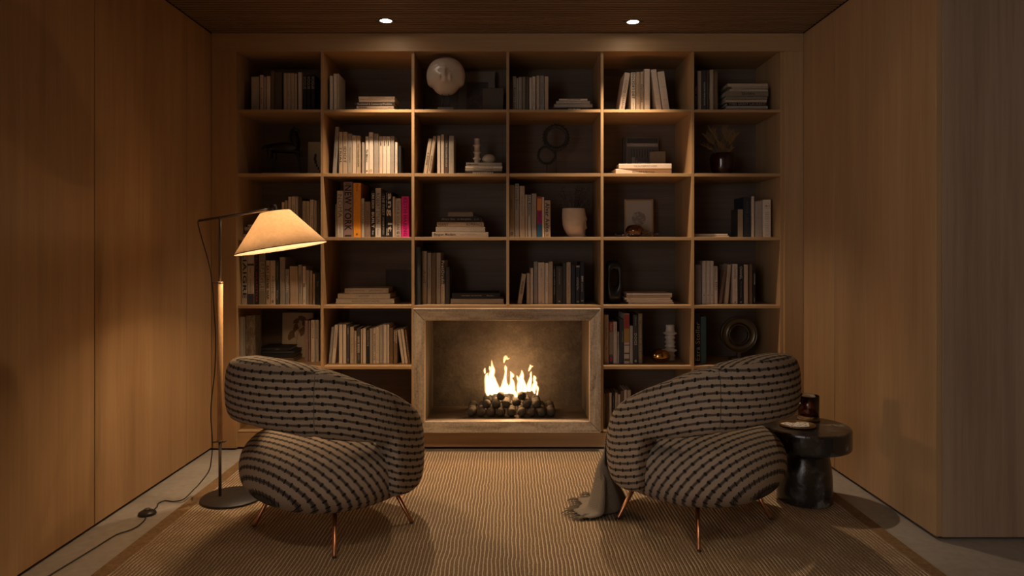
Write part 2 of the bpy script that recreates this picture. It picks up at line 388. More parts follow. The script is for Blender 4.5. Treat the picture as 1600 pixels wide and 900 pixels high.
# ---------------------------------------------------------------- ceiling downlights
lens_m, t, b = mat('downlight_lens'); t.nodes.remove(b)
em = N(t, 'ShaderNodeEmission', Strength=40.0); em.inputs[0].default_value = (1, .86, .7, 1)
t.links.new(em.outputs[0], t.nodes['Material Output'].inputs[0])
def downlight(x, y, lab, e=DOWN_E, size=88, seen=True):
    d = empty('downlight', (x, y, CEIL), label=lab, cat='downlight', group='recessed ceiling downlights')
    lathe('trim_ring', [(.034, -.004), (.044, -.004), (.046, -.001), (.046, .002), (.034, .002)], gunmetal, d, closed=True)
    box('spring_clip', -.062, -.047, -.012, .012, -.003, 0, blackp, d); box('spring_clip', .047, .062, -.012, .012, -.003, 0, blackp, d)
    lathe('lens', [(0, -.0015), (.034, -.0015)], lens_m, d)
    s = light('downlight_beam', 'SPOT', (0, 0, -.012), e, DOWN_C, spot_size=math.radians(size), spot_blend=1.0, shadow_soft_size=.022)
    s.parent = d; return d
YD = F*(CEIL-CAMZ)/360
downlight(X(603, YD), YD, 'lit round recessed downlight above the second bookcase column')
downlight(X(989, YD+.02), YD+.02, 'lit round recessed downlight above the fifth bookcase column')
downlight(X(603, YD), 1.15, 'recessed ceiling downlight out of frame above the front of the rug, lamp side', FRONT_E, 100)
downlight(X(989, YD), 1.15, 'recessed ceiling downlight out of frame above the front of the rug, table side', FRONT_E, 100)

# ---------------------------------------------------------------- rug
rm, t, b = mat('jute_rug'); L = t.links
tc = N(t, 'ShaderNodeTexCoord'); sp = N(t, 'ShaderNodeSeparateXYZ'); L.new(tc.outputs['Object'], sp.inputs[0])
wob = N(t, 'ShaderNodeTexNoise', Scale=9.0, Detail=2.0); L.new(tc.outputs['Object'], wob.inputs['Vector'])
def M(op, a, bb=None, c=None):
    n = N(t, 'ShaderNodeMath', operation=op)
    for i, v in enumerate((a, bb, c)):
        if v is None: continue
        if hasattr(v, 'default_value') or hasattr(v, 'is_linked'): L.new(v, n.inputs[i])
        else: n.inputs[i].default_value = v
    return n.outputs[0]
xw = M('ADD', sp.outputs[0], M('MULTIPLY', M('SUBTRACT', wob.outputs['Fac'], .5), .016))
SP = .0161
fr = M('FRACT', M('DIVIDE', xw, SP))
tri = M('ABSOLUTE', M('SUBTRACT', fr, .5))                       # 0 at stripe centre, .5 between
brk = N(t, 'ShaderNodeTexNoise', Scale=1.0, Detail=3.0, Roughness=.7)
mpb = N(t, 'ShaderNodeMapping'); mpb.inputs['Scale'].default_value = (260, 110, 1); L.new(tc.outputs['Object'], mpb.inputs[0]); L.new(mpb.outputs[0], brk.inputs['Vector'])
edge = M('ADD', tri, M('MULTIPLY', M('SUBTRACT', brk.outputs['Fac'], .5), .55))
mask = N(t, 'ShaderNodeMapRange'); mask.inputs['From Min'].default_value = .15; mask.inputs['From Max'].default_value = .09
L.new(edge, mask.inputs[0])
inx = M('LESS_THAN', M('ABSOLUTE', M('SUBTRACT', sp.outputs[0], .0325)), 1.56)
mk = M('MULTIPLY', mask.outputs[0], inx)
jn = N(t, 'ShaderNodeTexNoise', Scale=1.0, Detail=5.0, Roughness=.7); mpj = N(t, 'ShaderNodeMapping'); mpj.inputs['Scale'].default_value = (110, 190, 1)
L.new(tc.outputs['Object'], mpj.inputs[0]); L.new(mpj.outputs[0], jn.inputs['Vector'])
jr = ramp(t, [(.32, (.085, .053, .028)), (.47, (.25, .165, .092)), (.68, (.38, .265, .155))]); L.new(jn.outputs['Fac'], jr.inputs[0])
mixc = N(t, 'ShaderNodeMix', data_type='RGBA'); L.new(mk, mixc.inputs[0]); L.new(jr.outputs[0], mixc.inputs[6]); mixc.inputs[7].default_value = (.66, .53, .37, 1)
L.new(mixc.outputs[2], b.inputs['Base Color']); b.inputs['Roughness'].default_value = .95; b.inputs['Specular IOR Level'].default_value = .1
hgt = M('ADD', M('MULTIPLY', tri, 1.2), M('MULTIPLY', jn.outputs['Fac'], 1.4))
bp = N(t, 'ShaderNodeBump', Strength=.9, Distance=.006); L.new(hgt, bp.inputs['Height']); L.new(bp.outputs[0], b.inputs['Normal'])
RX0, RX1, RY0, RY1 = -1.59, 1.655, 1.6, 4.235
rg = empty('rug', (0, 0, 0), label='large natural jute rug with cream pinstripes between the armchairs and fireplace', cat='rug')
bm = bmesh.new()
n = int((RX1-RX0-.12)/SP)*2
prev = None
for i in range(n+1):                                             # ridged weave: a low rib between every two stripes
    x = RX0+.06+(RX1-RX0-.12)*i/n
    fr_ = (x/SP) % 1.0; z = .0075+.0025*min(1, abs(fr_-.5)*2.4)
    cur = [bm.verts.new((x, y, z)) for y in (RY0, RY1)]
    if prev: bm.faces.new((prev[0], cur[0], cur[1], prev[1]))
    prev = cur
flush(bm, 'woven_field', rm, rg)
border_m = mottled('jute_border', [(.3, (.12, .07, .033)), (.5, (.2, .122, .06)), (.7, (.27, .17, .09))], 60, .95, .6, 160, .1)
box('border', RX0, RX0+.06, RY0, RY1, .0005, .0105, border_m, rg, .002)
box('border', RX1-.06, RX1, RY0, RY1, .0005, .0105, border_m, rg, .002)
box('underside', RX0+.061, RX1-.061, RY0, RY1-.002, .0005, .006, border_m, rg)
bm = bmesh.new()
for i in range(420):
    x = RX0+.01+(RX1-RX0-.02)*i/419
    x2 = x+random.uniform(-.004, .004); l = random.uniform(.008, .022)
    tube_bm(bm, [(x, RY1-.004, .006), (x2, RY1+l*.6, .007), (x2+random.uniform(-.003, .003), RY1+l, .003)], [.0022, .002, .0012], 4)
o = flush(bm, 'fringe', border_m, rg); tag(o, kind='stuff')

# ---------------------------------------------------------------- armchairs
fab, t, b = mat('striped_boucle'); L = t.links
uv = N(t, 'ShaderNodeUVMap'); uv.uv_map = 'UVMap'; sp = N(t, 'ShaderNodeSeparateXYZ'); L.new(uv.outputs[0], sp.inputs[0])
S_, T_ = sp.outputs[0], sp.outputs[1]                               # metres along / across the stripes
nz = N(t, 'ShaderNodeTexNoise', Scale=30.0, Detail=2.0); L.new(uv.outputs[0], nz.inputs['Vector'])
tt = M('ADD', T_, M('MULTIPLY', M('SUBTRACT', nz.outputs['Fac'], .5), .005))
PT = .0285
row = M('FLOOR', M('DIVIDE', tt, PT))
d = M('ABSOLUTE', M('SUBTRACT', M('FRACT', M('DIVIDE', tt, PT)), .5))
kn = M('FRACT', M('ADD', M('DIVIDE', S_, .046), M('MULTIPLY', row, .37)))
knot = N(t, 'ShaderNodeMapRange'); knot.interpolation_type = 'SMOOTHSTEP'; knot.inputs['From Min'].default_value = .16; knot.inputs['From Max'].default_value = .05
L.new(M('ABSOLUTE', M('SUBTRACT', kn, .5)), knot.inputs[0])
half = M('ADD', .185, M('MULTIPLY', knot.outputs[0], .075))
das = M('SINE', M('MULTIPLY', S_, 2*PI/.0042))
dmask = M('MAXIMUM', M('GREATER_THAN', das, -.5), M('GREATER_THAN', knot.outputs[0], .45))
core = M('LESS_THAN', d, .05)
inn = M('LESS_THAN', d, half)
ms = M('MULTIPLY', inn, M('MAXIMUM', dmask, M('MULTIPLY', core, .7)))
bn = N(t, 'ShaderNodeTexNoise', Scale=260.0, Detail=4.0, Roughness=.7); L.new(uv.outputs[0], bn.inputs['Vector'])
br = ramp(t, [(.3, (.235, .178, .125)), (.7, (.36, .285, .21))]); L.new(bn.outputs['Fac'], br.inputs[0])
mixc = N(t, 'ShaderNodeMix', data_type='RGBA'); L.new(ms, mixc.inputs[0]); L.new(br.outputs[0], mixc.inputs[6]); mixc.inputs[7].default_value = (.013, .012, .013, 1)
L.new(mixc.outputs[2], b.inputs['Base Color']); b.inputs['Roughness'].default_value = .9; b.inputs['Specular IOR Level'].default_value = .15
hh = M('ADD', M('MULTIPLY', ms, .9), M('MULTIPLY', bn.outputs['Fac'], .7))
bp = N(t, 'ShaderNodeBump', Strength=.55, Distance=.004); L.new(hh, bp.inputs['Height']); L.new(bp.outputs[0], b.inputs['Normal'])

def surf(name, grid, uvs, mat_, parent, close_u=False, cap=False, uv2=None, top=()):
    """grid[i][j] of points with per-corner uv; smooth surface"""
    bm = bmesh.new(); ul = bm.loops.layers.uv.new('UVMap')
    V = [[bm.verts.new(p) for p in rw] for rw in grid]; ni, nj = len(V), len(V[0])
    for i in range(ni-1):
        for j in range(nj if close_u else nj-1):
            k = (j+1) % nj
            ids = [(i, j), (i, k), (i+1, k), (i+1, j)]
            f = bm.faces.new([V[a][c] for a, c in ids]); f.smooth = True
            src = uv2[i] if j in top else None
            for lp, (a, c) in zip(f.loops, ids): lp[ul].uv = src(V[a][c].co) if src else uvs[a][c]
    if cap:
        for i in (0, ni-1):
            f = bm.faces.new(V[i]); f.smooth = True
            for lp, c in zip(f.loops, range(nj)): lp[ul].uv = uvs[i][c]
    bmesh.ops.recalc_face_normals(bm, faces=bm.faces)
    me = bpy.data.meshes.new(name); bm.to_mesh(me); bm.free()
    return newobj(name, me, mat_, parent)
def sgn(v, p): return math.copysign(abs(v)**p, v)
def smooth(a, b_, x):
    x = min(1, max(0, (x-a)/(b_-a))); return x*x*(3-2*x)
def interp(x, tab):
    if x <= tab[0][0]: return tab[0][1]
    for (a, va), (c, vc) in zip(tab, tab[1:]):
        if x <= c:
            u = (x-a)/(c-a); u = u*u*(3-2*u); return va+(vc-va)*u
    return tab[-1][1]
SEATC, SEATR = (0, .0, .298), (.394, .388, .170)
def seat_pt(phi, lam):
    cz, sz = sgn(math.cos(phi), .64), sgn(math.sin(phi), .84)
    x = SEATR[0]*cz*sgn(math.sin(lam), .94); y = -SEATR[1]*cz*sgn(math.cos(lam), .94)
    z = SEATC[2]+SEATR[2]*sz
    z -= .012*(1-min(1, (x*x+y*y)/.09)) if sz > 0 else 0
    return Vector((x, y, z))
def catmull(tab, x):
    i = min(len(tab)-2, max(0, int(x))); t_ = x-i
    p0, p1, p2, p3 = tab[max(0, i-1)] if i else tab[1], tab[i], tab[i+1], tab[min(i+2, len(tab)-1)]
    return .5*(2*p1+(p2-p0)*t_+(2*p0-5*p1+4*p2-p3)*t_*t_+(3*p1-p0-3*p2+p3)*t_**3)
def interp_l(x, tab, k):
    for a, c in zip(tab, tab[1:]):
        if x <= c[0]:
            u_ = (x-a[0])/(c[0]-a[0]); return a[k]+(c[k]-a[k])*u_
    return tab[-1][k]
def build_chair():
    ch = empty('armchair', (0, 0, 0))
    g, u = [], []
    for i in range(41):
        phi = -PI/2+PI*i/40*.9999+.00005
        g.append([seat_pt(phi, 2*PI*j/72) for j in range(72)])
        u.append([(.40*math.atan2(p.x, -.57*p.y+.82*(p.z-SEATC[2])), -.82*p.y-.57*p.z+.013) for p in g[-1]])
    surf('seat', g, u, fab, ch, True, True)
    # wrap-around back and arms: one padded band lofted along the plan angle th (0 = middle of the back)
    TOPC = [0.795, .793, .785, .772, .752, .724, .69, .652, .606, .552, .495, .45, .42]     # every 12 degrees
    def band(th):
        a = abs(th)
        ro = interp(a, [(0, .452), (60, .452), (78, .455), (100, .447), (132, .40)])
        top = catmull(TOPC, a/12)
        bot = interp_l(a, [(0, .525), (20, .515), (41, .495), (60, .472), (80, .448), (82, .43), (83.2, .38), (84.2, .28), (85.5, .235), (89, .212), (97, .203), (115, .203), (132, .215)], 1)
        th_ = interp(a, [(0, .155), (70, .15), (90, .13), (132, .115)])
        return ro, top, bot, th_
    half_ = [0]+[2*k for k in range(1, 37)]+[74, 76, 78, 79, 80, 81, 81.6, 82.2, 82.8, 83.2, 83.6, 84, 84.4, 85, 86, 87.5, 89]+[90+2*k for k in range(15)]+[119, 121, 123, 125, 126, 127, 128, 128.8, 129.4, 129.8, 130]
    THS = [-q for q in half_[:0:-1]]+half_
    NT, NSX = len(THS)-1, 36
    g, u = [], []
    al = 0.0
    for i in range(NT+1):
        th = THS[i]
        ro, top, bot, tk = band(th)
        e = min(1, (130-abs(th)+.1)/10.0); e = math.sqrt(max(0, 1-(1-e)**2))       # rounded arm fronts
        pinch = 1-.045*math.exp(-((abs(th)-41)/1.6)**2)
        hz = (top-bot)/2*(.55+.45*e)*pinch; cz = (top+bot)/2; hw = tk/2*max(.06, e)*pinch
        rc = ro-tk/2
        c, s = math.cos(math.radians(th)), math.sin(math.radians(th))
        al = math.radians(th)*.43
        sl = .13*smooth(41, 112, abs(th))
        row_, ur = [], []
        for j in range(NSX):
            a = 2*PI*j/NSX
            rr = rc+hw*sgn(math.cos(a), .56); z = cz+hz*sgn(math.sin(a), .46)
            # slight outward lean of the back and a belly
            rr += .012*math.sin((z-bot)/(top-bot)*PI)-.01
            row_.append(Vector((rr*s, -rr*c, z)))
            ur.append((al+math.copysign(1, th)*(rr-rc)*.9*smooth(70, 84, abs(th)), z+sl-.3*max(0, rc-rr-.0)*(1-smooth(76, 82, abs(th)))))
        g.append(row_); u.append(ur)
    def topuv(th):
        md_ = 0 if abs(th) < 41 else math.copysign(82, th)
        n_ = Vector((math.sin(math.radians(md_)), -math.cos(math.radians(md_)), 0)); t_ = Vector((n_.y, -n_.x, 0))
        kz = 0 if md_ == 0 else -.25
        return lambda p: (p.dot(t_), p.dot(n_)+kz*p.z+.011)
    tops = {j for j in range(NSX) if 62 < (j+.5)*360/NSX < 150}
    bk = surf('backrest', g, u, fab, ch, True, True, [topuv((THS[i]+THS[min(i+1, NT)])/2) for i in range(NT+1)], tops)
    # stitched seams where the back panel meets the arm panels
    for sd in (-41, 41):
        ro, top, bot, tk = band(sd); pts = []
        rc, hw, hz, cz = ro-tk/2, tk/2*.955, (top-bot)/2*.955, (top+bot)/2
        for k in range(25):
            a = PI*.62-PI*1.15*k/24
            rr = rc+hw*sgn(math.cos(a), .56); z = cz+hz*sgn(math.sin(a), .46)
            rr += .012*math.sin((z-bot)/(top-bot)*PI)-.01
            rr += .0006
            pts.append((rr*math.sin(math.radians(sd)), -rr*math.cos(math.radians(sd)), z))
        tube('seam', pts, .0016, seam_m, bk, 5)
    for sx in (-1, 1):
        for sy, yy in ((-1, -.22), (1, .22)):
            ft = Vector((sx*.271, yy, 0)); tp = Vector((sx*.195, yy*.70, .20))
            lg = tube('leg', [ft+Vector((0, 0, .004)), ft.lerp(tp, .03)+Vector((0, 0, .004)), tp], [.0085, .0085, .0125], copper, ch, 12)
            tube('foot_cap', [ft+Vector((0, 0, .0005)), ft+Vector((0, 0, .004))], .0095, blackp, lg, 10)
    return ch
seam_m = plain('seam_thread', (.07, .052, .038), .95)
ch1 = build_chair()
V1 = Vector((.59, .81)); 
ch1.location = (-.793, 3.105, .0108); ch1.rotation_euler = (0, 0, math.atan2(.81, .59)-PI/2)
tag(ch1, 'round striped armchair on copper legs beside the floor lamp', 'armchair', 'striped round armchairs facing the fire')
ch2 = copy_tree(ch1)
ch2.location = (.8435, 3.17, .0108); A2 = math.atan2(.775, -.632)-PI/2; ch2.rotation_euler = (0, 0, A2)
tag(ch2, 'round striped armchair on copper legs with a throw over its front, by the side table', 'armchair', 'striped round armchairs facing the fire')

# ---------------------------------------------------------------- throw blanket
bl, t, b = mat('woven_throw'); L = t.links
uvn = N(t, 'ShaderNodeUVMap'); uvn.uv_map = 'UVMap'
wv = N(t, 'ShaderNodeTexWave', Scale=75.0, Distortion=1.5, Detail=2.0); wv.bands_direction = 'DIAGONAL'
L.new(uvn.outputs[0], wv.inputs['Vector'])
r = ramp(t, [(.2, (.13, .105, .077)), (.8, (.28, .23, .175))]); L.new(wv.outputs['Fac'], r.inputs[0]); L.new(r.outputs[0], b.inputs['Base Color'])
b.inputs['Roughness'].default_value = .95; b.inputs['Specular IOR Level'].default_value = .1
bp = N(t, 'ShaderNodeBump', Strength=.5, Distance=.003); L.new(wv.outputs['Fac'], bp.inputs['Height']); L.new(bp.outputs[0], b.inputs['Normal'])
th = empty('throw_blanket', ch2.location.copy(), A2, label='grey brown woven throw with fringed end hanging off the armchair front to the rug', cat='blanket')
def seat_h(u0, v):
    q = (abs(u0)/SEATR[0])**2+(abs(v)/SEATR[1])**2
    return SEATC[2]+SEATR[2]*(1-q)**.40 if q < 1 else 0
HEM = [(0, -.13, .435), (.25, -.205, .42), (.45, -.285, .37), (.62, -.345, .30), (.72, -.335, .266), (.86, -.24, .266), (1, -.13, .30)]
def throw_pt(a, s):
    """a across 0..1 (far to near edge), s down 0..1"""
    fold = math.sin(a*24+.6+.8*s)*.6+math.sin(a*47+1.3)*.3
    tha = math.radians(-174+38*min(1, a/.7)+3*max(0, a-.7)/.3)
    du, dv = math.sin(tha), -math.cos(tha)
    rb = 1/math.sqrt((du/SEATR[0])**2+(dv/SEATR[1])**2)+.012
    puff = .062*smooth(.15, .8, a)
    hu, hv = interp_l(a, HEM, 1), interp_l(a, HEM, 2)
    if s < .42:
        q = s/.42; r_ = rb*(.5+.5*math.sin(q*PI/2)); z = max(seat_h(du*r_*.975, dv*r_*.975)+.016, .30)+puff*(1-q**3)
        u0, v = du*r_, dv*r_
    else:
        q = (s-.42)/.58; k = smooth(.05, .85, q)
        z = interp_l(q, [(0, .30), (.35, .17), (.7, .05), (.84, .012), (1, .006)], 1)
        bulge = .012*math.sin(min(1, q/.6)*PI)
        u0 = du*(rb+bulge)*(1-k)+hu*k; v = dv*(rb+bulge)*(1-k)+hv*k
        w_ = smooth(0, .3, q)*.024*fold; u0 += du*w_; v += dv*w_
        if q > .8:
            o_ = (q-.8)/.2*.065*(1 if a < .72 else 1-(a-.72)/.28*.8); u0 += du*o_-.02*(q-.8)/.2; v += dv*o_*.8
        z += .004*(fold+1)*(q > .7)
    return Vector((u0, v, z))
g, u = [], []
for i in range(61):
    g.append([throw_pt(j/40, i/60) for j in range(41)]); u.append([(j/40*.46, i/60*.95) for j in range(41)])
# light smoothing of the sheet along its length
for _ in range(3):
    h = [[p.copy() for p in rw] for rw in g]
    for i in range(1, 60):
        for j in range(41): g[i][j] = (h[i-1][j]+h[i][j]*2+h[i+1][j])/4
cl = surf('cloth', g, u, bl, th)
md = cl.modifiers.new('thickness', 'SOLIDIFY'); md.thickness = .006; md.offset = 1
bm = bmesh.new()
for j in range(46):
    a = (j+.5)/46; p = throw_pt(a, 1.0); q = throw_pt(a, .95); d_ = (p-q); d_.z = 0; d_ = d_.normalized() if d_.length > 1e-5 else Vector((0, 1, 0))
    pass
    l = random.uniform(.045, .07); sd = Vector((-d_.y, d_.x, 0))*random.uniform(-.014, .014)
    tube_bm(bm, [p+Vector((0, 0, .002)), p+d_*l*.5+sd*.4+Vector((0, 0, .004)), p+d_*l+sd+Vector((0, 0, -p.z+.0055))], [.003, .0027, .0014], 5)
o = flush(bm, 'fringe', bl, th, True); tag(o, kind='stuff')

# ---------------------------------------------------------------- floor lamp
LY = 3.438
LX = X(343.8, LY)
lamp = empty('floor_lamp', (LX, LY, 0), label='floor lamp with tilted cone shade, wooden pole and round dark base', cat='lamp')
RUGZ = .0112
lathe('base', [(0, RUGZ), (.148, RUGZ), (.150, RUGZ+.002), (.150, RUGZ+.007), (.147, RUGZ+.010), (0, RUGZ+.010)], blackp, lamp, 56, (.062, .0, 0))
zz = lambda py: Z(py, LY)
tube('lower_rod', [(0, 0, RUGZ+.009), (0, 0, zz(688))], .0075, gunmetal, lamp, 14)
tube('pole', [(0, 0, zz(690.5)), (0, 0, zz(689.8)), (0, 0, zz(441)), (0, 0, zz(440.3))], [.012, .0142, .0142, .012], ash_w, lamp, 20)
tube('upper_rod', [(0, 0, zz(441)), (0, 0, zz(338))], .0068, gunmetal, lamp, 14)
xx = lambda px: X(px, LY)-LX
tube('arm', [(xx(310.5), 0, zz(345)), (xx(423), 0, zz(327.3))], .0066, gunmetal, lamp, 14)
def ring(z): return lathe('collar', [(.0146, z-.003), (.0165, z-.003), (.0165, z+.003), (.0146, z+.003)], gunmetal, lamp, 20, closed=True)
ring(zz(441.5)); ring(zz(689))
tube('cord_clip', [(-.0155, 0, zz(441.5)), (-.038, -.004, zz(441.5))], .003, gunmetal, lamp, 8)
tube('cord_clip', [(.03, 0, zz(688.5)), (.02, 0, zz(690.5)), (-.0155, 0, zz(690.5)), (-.036, -.002, zz(691))], .0035, gunmetal, lamp, 8)
# shade: truncated cone, axis tilted
sm, t, b = mat('linen_shade'); L = t.links
tc = N(t, 'ShaderNodeTexCoord'); nz = N(t, 'ShaderNodeTexNoise', Scale=55.0, Detail=5.0, Distortion=.6); L.new(tc.outputs['Object'], nz.inputs['Vector'])
r = ramp(t, [(.3, (.62, .50, .365)), (.7, (.72, .60, .455))]); L.new(nz.outputs['Fac'], r.inputs[0])
df = N(t, 'ShaderNodeBsdfDiffuse'); tr = N(t, 'ShaderNodeBsdfTranslucent'); mxs = N(t, 'ShaderNodeMixShader'); mxs.inputs[0].default_value = .42
L.new(r.outputs[0], df.inputs[0]); L.new(r.outputs[0], tr.inputs[0]); L.new(df.outputs[0], mxs.inputs[1]); L.new(tr.outputs[0], mxs.inputs[2]); t.nodes.remove(b)
L.new(mxs.outputs[0], t.nodes['Material Output'].inputs[0])
ptop = Vector((xx(430.5), 0, zz(331))); pbot = Vector((xx(439.5), 0, zz(388.5)))
ax = (ptop-pbot); hgt_ = ax.length
rb, rt = X(508, LY)-X(371, LY), X(452.8, LY)-X(407.5, LY); rb, rt = rb/2/math.cos(math.radians(9.4))*1.003, rt/2
eul = Matrix.Rotation(math.radians(-9.4), 4, 'Y') @ Matrix.Rotation(math.radians(0.3), 4, 'X')
shade = lathe('shade', [(rb-.0012, 0), (rb, -.0006), (rb+.001, .0008), (rt+.001, hgt_), (rt-.0008, hgt_), (rb-.0012, 0)], sm, lamp, 96)
shade.matrix_local = Matrix.Translation(pbot) @ eul
rimm = plain('shade_trim', (.30, .2, .11), .8)
rim = lathe('rim_tape', [(rb+.0012, .0), (rb+.0019, .0), (rb+.0012, .004), (rb+.0006, .004)], rimm, shade, 96, closed=True)
topd = lathe('top_disc', [(.012, hgt_-.003), (rt-.001, hgt_-.003), (rt-.001, hgt_-.001), (.012, hgt_-.001)], sm, shade, 64, closed=True)
capg = plain('lamp_cap', (.13, .11, .095), .25, .9)
cap = tube('socket_cap', [(0, 0, hgt_-.004), (0, 0, hgt_), (0, 0, hgt_+.036), (0, 0, hgt_+.038)], [.021, .0215, .0195, .017], capg, lamp, 24)
cap.matrix_local = Matrix.Translation(pbot-Vector((.008, 0, .003))) @ eul
bm_, t, b = mat('bulb_glow'); t.nodes.remove(b); em = N(t, 'ShaderNodeEmission', Strength=14.0); em.inputs[0].default_value = (1, .78, .5, 1); t.links.new(em.outputs[0], t.nodes['Material Output'].inputs[0])
bulb = lathe('bulb', [(0, -.03), (.018, -.024), (.026, -.008), (.026, .006), (.018, .026), (.011, .04), (.011, .06), (0, .06)], bm_, lamp, 20)
bulb.matrix_local = Matrix.Translation(pbot+ax*.70) @ eul
bulb.visible_shadow = True
lp = light('lamp_light', 'POINT', (0, 0, .012), LAMP_E, LAMP_C, shadow_soft_size=.06); lp.parent = bulb
# cord
cp = [P(310.5, 345, LY), P(309.5, 350, LY), P(316, 375, LY), P(326, 410, LY), P(331.5, 441, LY), P(334.2, 480, LY), P(337, 530, LY), P(335.5, 580, LY), P(331, 620, LY), P(329.5, 650, LY), P(332, 691, LY-.004), P(330.5, 715, LY), P(326.7, 735, LY)]
cf = [G(313, 762), G(302, 775), G(287, 784.7), G(272, 785), G(256.8, 783.8), G(247, 788.5), G(245.5, 793), G(238, 800)]
pts = cp[:]; cf[0].z = .10; cf[0].y = 3.40; cf[0].x = X(313, 3.40); 
for p in cf[1:]: p.z = .005
cf[1].z = .03; cf[2].z = .0155
pts += cf
cord_m = plain('black_cord', (.012, .011, .010), .5)
cord = tube('cord', [p-Vector((LX, LY, 0)) for p in spline(pts, 8)], .0028, cord_m, lamp, 8)
cf2 = [G(228.5, 808), G(226, 814), G(215, 824), G(200, 831), G(181, 837.6), G(151, 856), G(112, 880), G(79, 900), G(30, 932)]
for p in cf2: p.z = .005
tube('cord', [p-Vector((LX, LY, 0)) for p in spline(cf2, 8)], .0028, cord_m, lamp, 8)
sw = G(230, 804)-Vector((LX, LY, 0))
sb = lathe('foot_switch', [(0, .0005), (.036, .0005), (.040, .004), (.038, .011), (.026, .019), (0, .022)], blackp, lamp, 28, (sw.x, sw.y, 0))
lathe('switch_button', [(.014, .018), (.014, .027), (.011, .029), (0, .029)], gunmetal, sb, 20, (sw.x, sw.y+.0, 0))

# ---------------------------------------------------------------- side table with glass, coaster, tray
TX, TY = 1.457, 3.42
tb = empty('side_table', (TX, TY, 0), label='black marble side table with thick round top on a drum foot', cat='table')
lathe('pedestal', [(0, .0115), (.127, .0115), (.130, .014), (.1295, .06), (.127, .13), (.122, .19), (.114, .232), (.10, .262), (.085, .2755), (0, .2755)], marble, tb, 56)
bm = bmesh.new()
rings = []
for rr, z in ((.20, .2765), (.213, .281), (.2155, .29), (.2155, .366), (.2135, .374), (.207, .3775)):
    rings.append([bm.verts.new((rr*(1+.006*math.sin(3*a+.4)+.004*math.sin(7*a))*math.cos(a), rr*(1+.006*math.sin(3*a+.4)+.004*math.sin(7*a))*math.sin(a), z)) for a in [2*PI*i/64 for i in range(64)]])
for a, c in zip(rings, rings[1:]):
    for i in range(64): bm.faces.new((a[i], a[(i+1) % 64], c[(i+1) % 64], c[i]))
bm.faces.new(rings[0][::-1]); bm.faces.new(rings[-1])
flush(bm, 'table_top', marble, tb)
ttop = .3775
gy = F*(CAMZ-.39)/(652.5-392); gx = X(1263.5, gy)
walnut = wood('walnut_coaster', (.12, .06, .03), (.18, .095, .05), (.24, .13, .07), 0)
co = lathe('coaster', [(0, .0005), (.052, .0005), (.054, .002), (.054, .011), (.052, .0125), (0, .0125)], walnut, None, 40, (gx, gy, ttop)); tag(co, 'round walnut coaster under the tumbler on the marble side table', 'coaster')
gm, t, b = mat('clear_glass'); b.inputs['Transmission Weight'].default_value = 1; b.inputs['Roughness'].default_value = 0; b.inputs['IOR'].default_value = 1.45
am, t, b = mat('amber_whisky'); b.inputs['Transmission Weight'].default_value = 1; b.inputs['Roughness'].default_value = 0; b.inputs['IOR'].default_value = 1.36; b.inputs['Base Color'].default_value = (.22, .035, .008, 1)
gl = empty('tumbler', (gx, gy, ttop+.013), label='glass tumbler of dark amber drink on a coaster on the side table', cat='glass')
lathe('glass', [(0, 0), (.047, 0), (.050, .003), (.051, .112), (.0495, .1135), (.048, .112), (.0472, .016), (.044, .012), (0, .012)], gm, gl, 40)
lathe('drink', [(0, .0125), (.0435, .0125), (.0468, .0165), (.0474, .095), (0, .095)], am, gl, 40)
dy_, dx_ = 3.405, X(1246, 3.405)
brass = plain('aged_brass', (.34, .2, .08), .35, 1.0)
dish = lathe('tray', [(0, .0005), (.075, .0005), (.083, .004), (.085, .010), (.082, .010), (.076, .0045), (0, .0035)], brass, None, 48, (dx_, dy_, ttop)); tag(dish, 'shallow round brass tray of playing cards on the side table', 'tray')
cardm = plain('card_white', (.62, .58, .52), .5); pip = plain('card_pip', (.03, .025, .03), .5)
for k, (ox, oy, an, lab) in enumerate(((-.03, .012, .5, 'white playing card in the brass tray, undermost of three'), (.0, -.004, .15, 'white playing card in the brass tray, middle of three'), (.028, .004, -.35, 'white playing card in the brass tray, topmost of three'))):
    cz = .0045+.0012*k
    c_ = empty('playing_card', (dx_+ox, dy_+oy, ttop+cz), an, label=lab, cat='card', group='playing cards in the tray')
    box('card_sheet', -.028, .028, -.04, .04, 0, .0008, cardm, c_)
    bm = bmesh.new()
    for qx, qy in ((-.012, .02), (.012, .02), (0, 0), (-.012, -.02), (.012, -.02)):
        bmesh.ops.create_circle(bm, cap_ends=True, segments=10, radius=.006, matrix=Matrix.Translation((qx, qy, .0011)))
    flush(bm, 'pips', pip, c_)

# ---------------------------------------------------------------- books
BC = {'cr': ((.56, .46, .36), 'cream'), 'iv': ((.66, .56, .45), 'ivory'), 'tn': ((.42, .32, .22), 'tan'), 'gt': ((.33, .28, .225), 'taupe'), 'gy': ((.26, .235, .21), 'grey'),
      'lg': ((.42, .375, .32), 'pale grey'), 'br': ((.15, .09, .05), 'brown'), 'db': ((.085, .058, .04), 'dark brown'), 'dk': ((.05, .045, .042), 'charcoal'), 'bk': ((.012, .011, .012), 'black'),
      'nv': ((.018, .022, .033), 'navy black'), 'ol': ((.20, .165, .11), 'olive'), 'or': ((.72, .29, .02), 'orange'), 'pk': ((.78, .012, .24), 'hot pink'), 'mv': ((.24, .16, .15), 'mauve'),
      'tl': ((.04, .075, .075), 'dark teal'), 'rd': ((.36, .12, .07), 'rust'), 'gm': ((.20, .175, .17), 'mauve grey'), 'pb': ((.24, .165, .13), 'pinkish brown'), 'sl': ((.035, .037, .04), 'slate')}
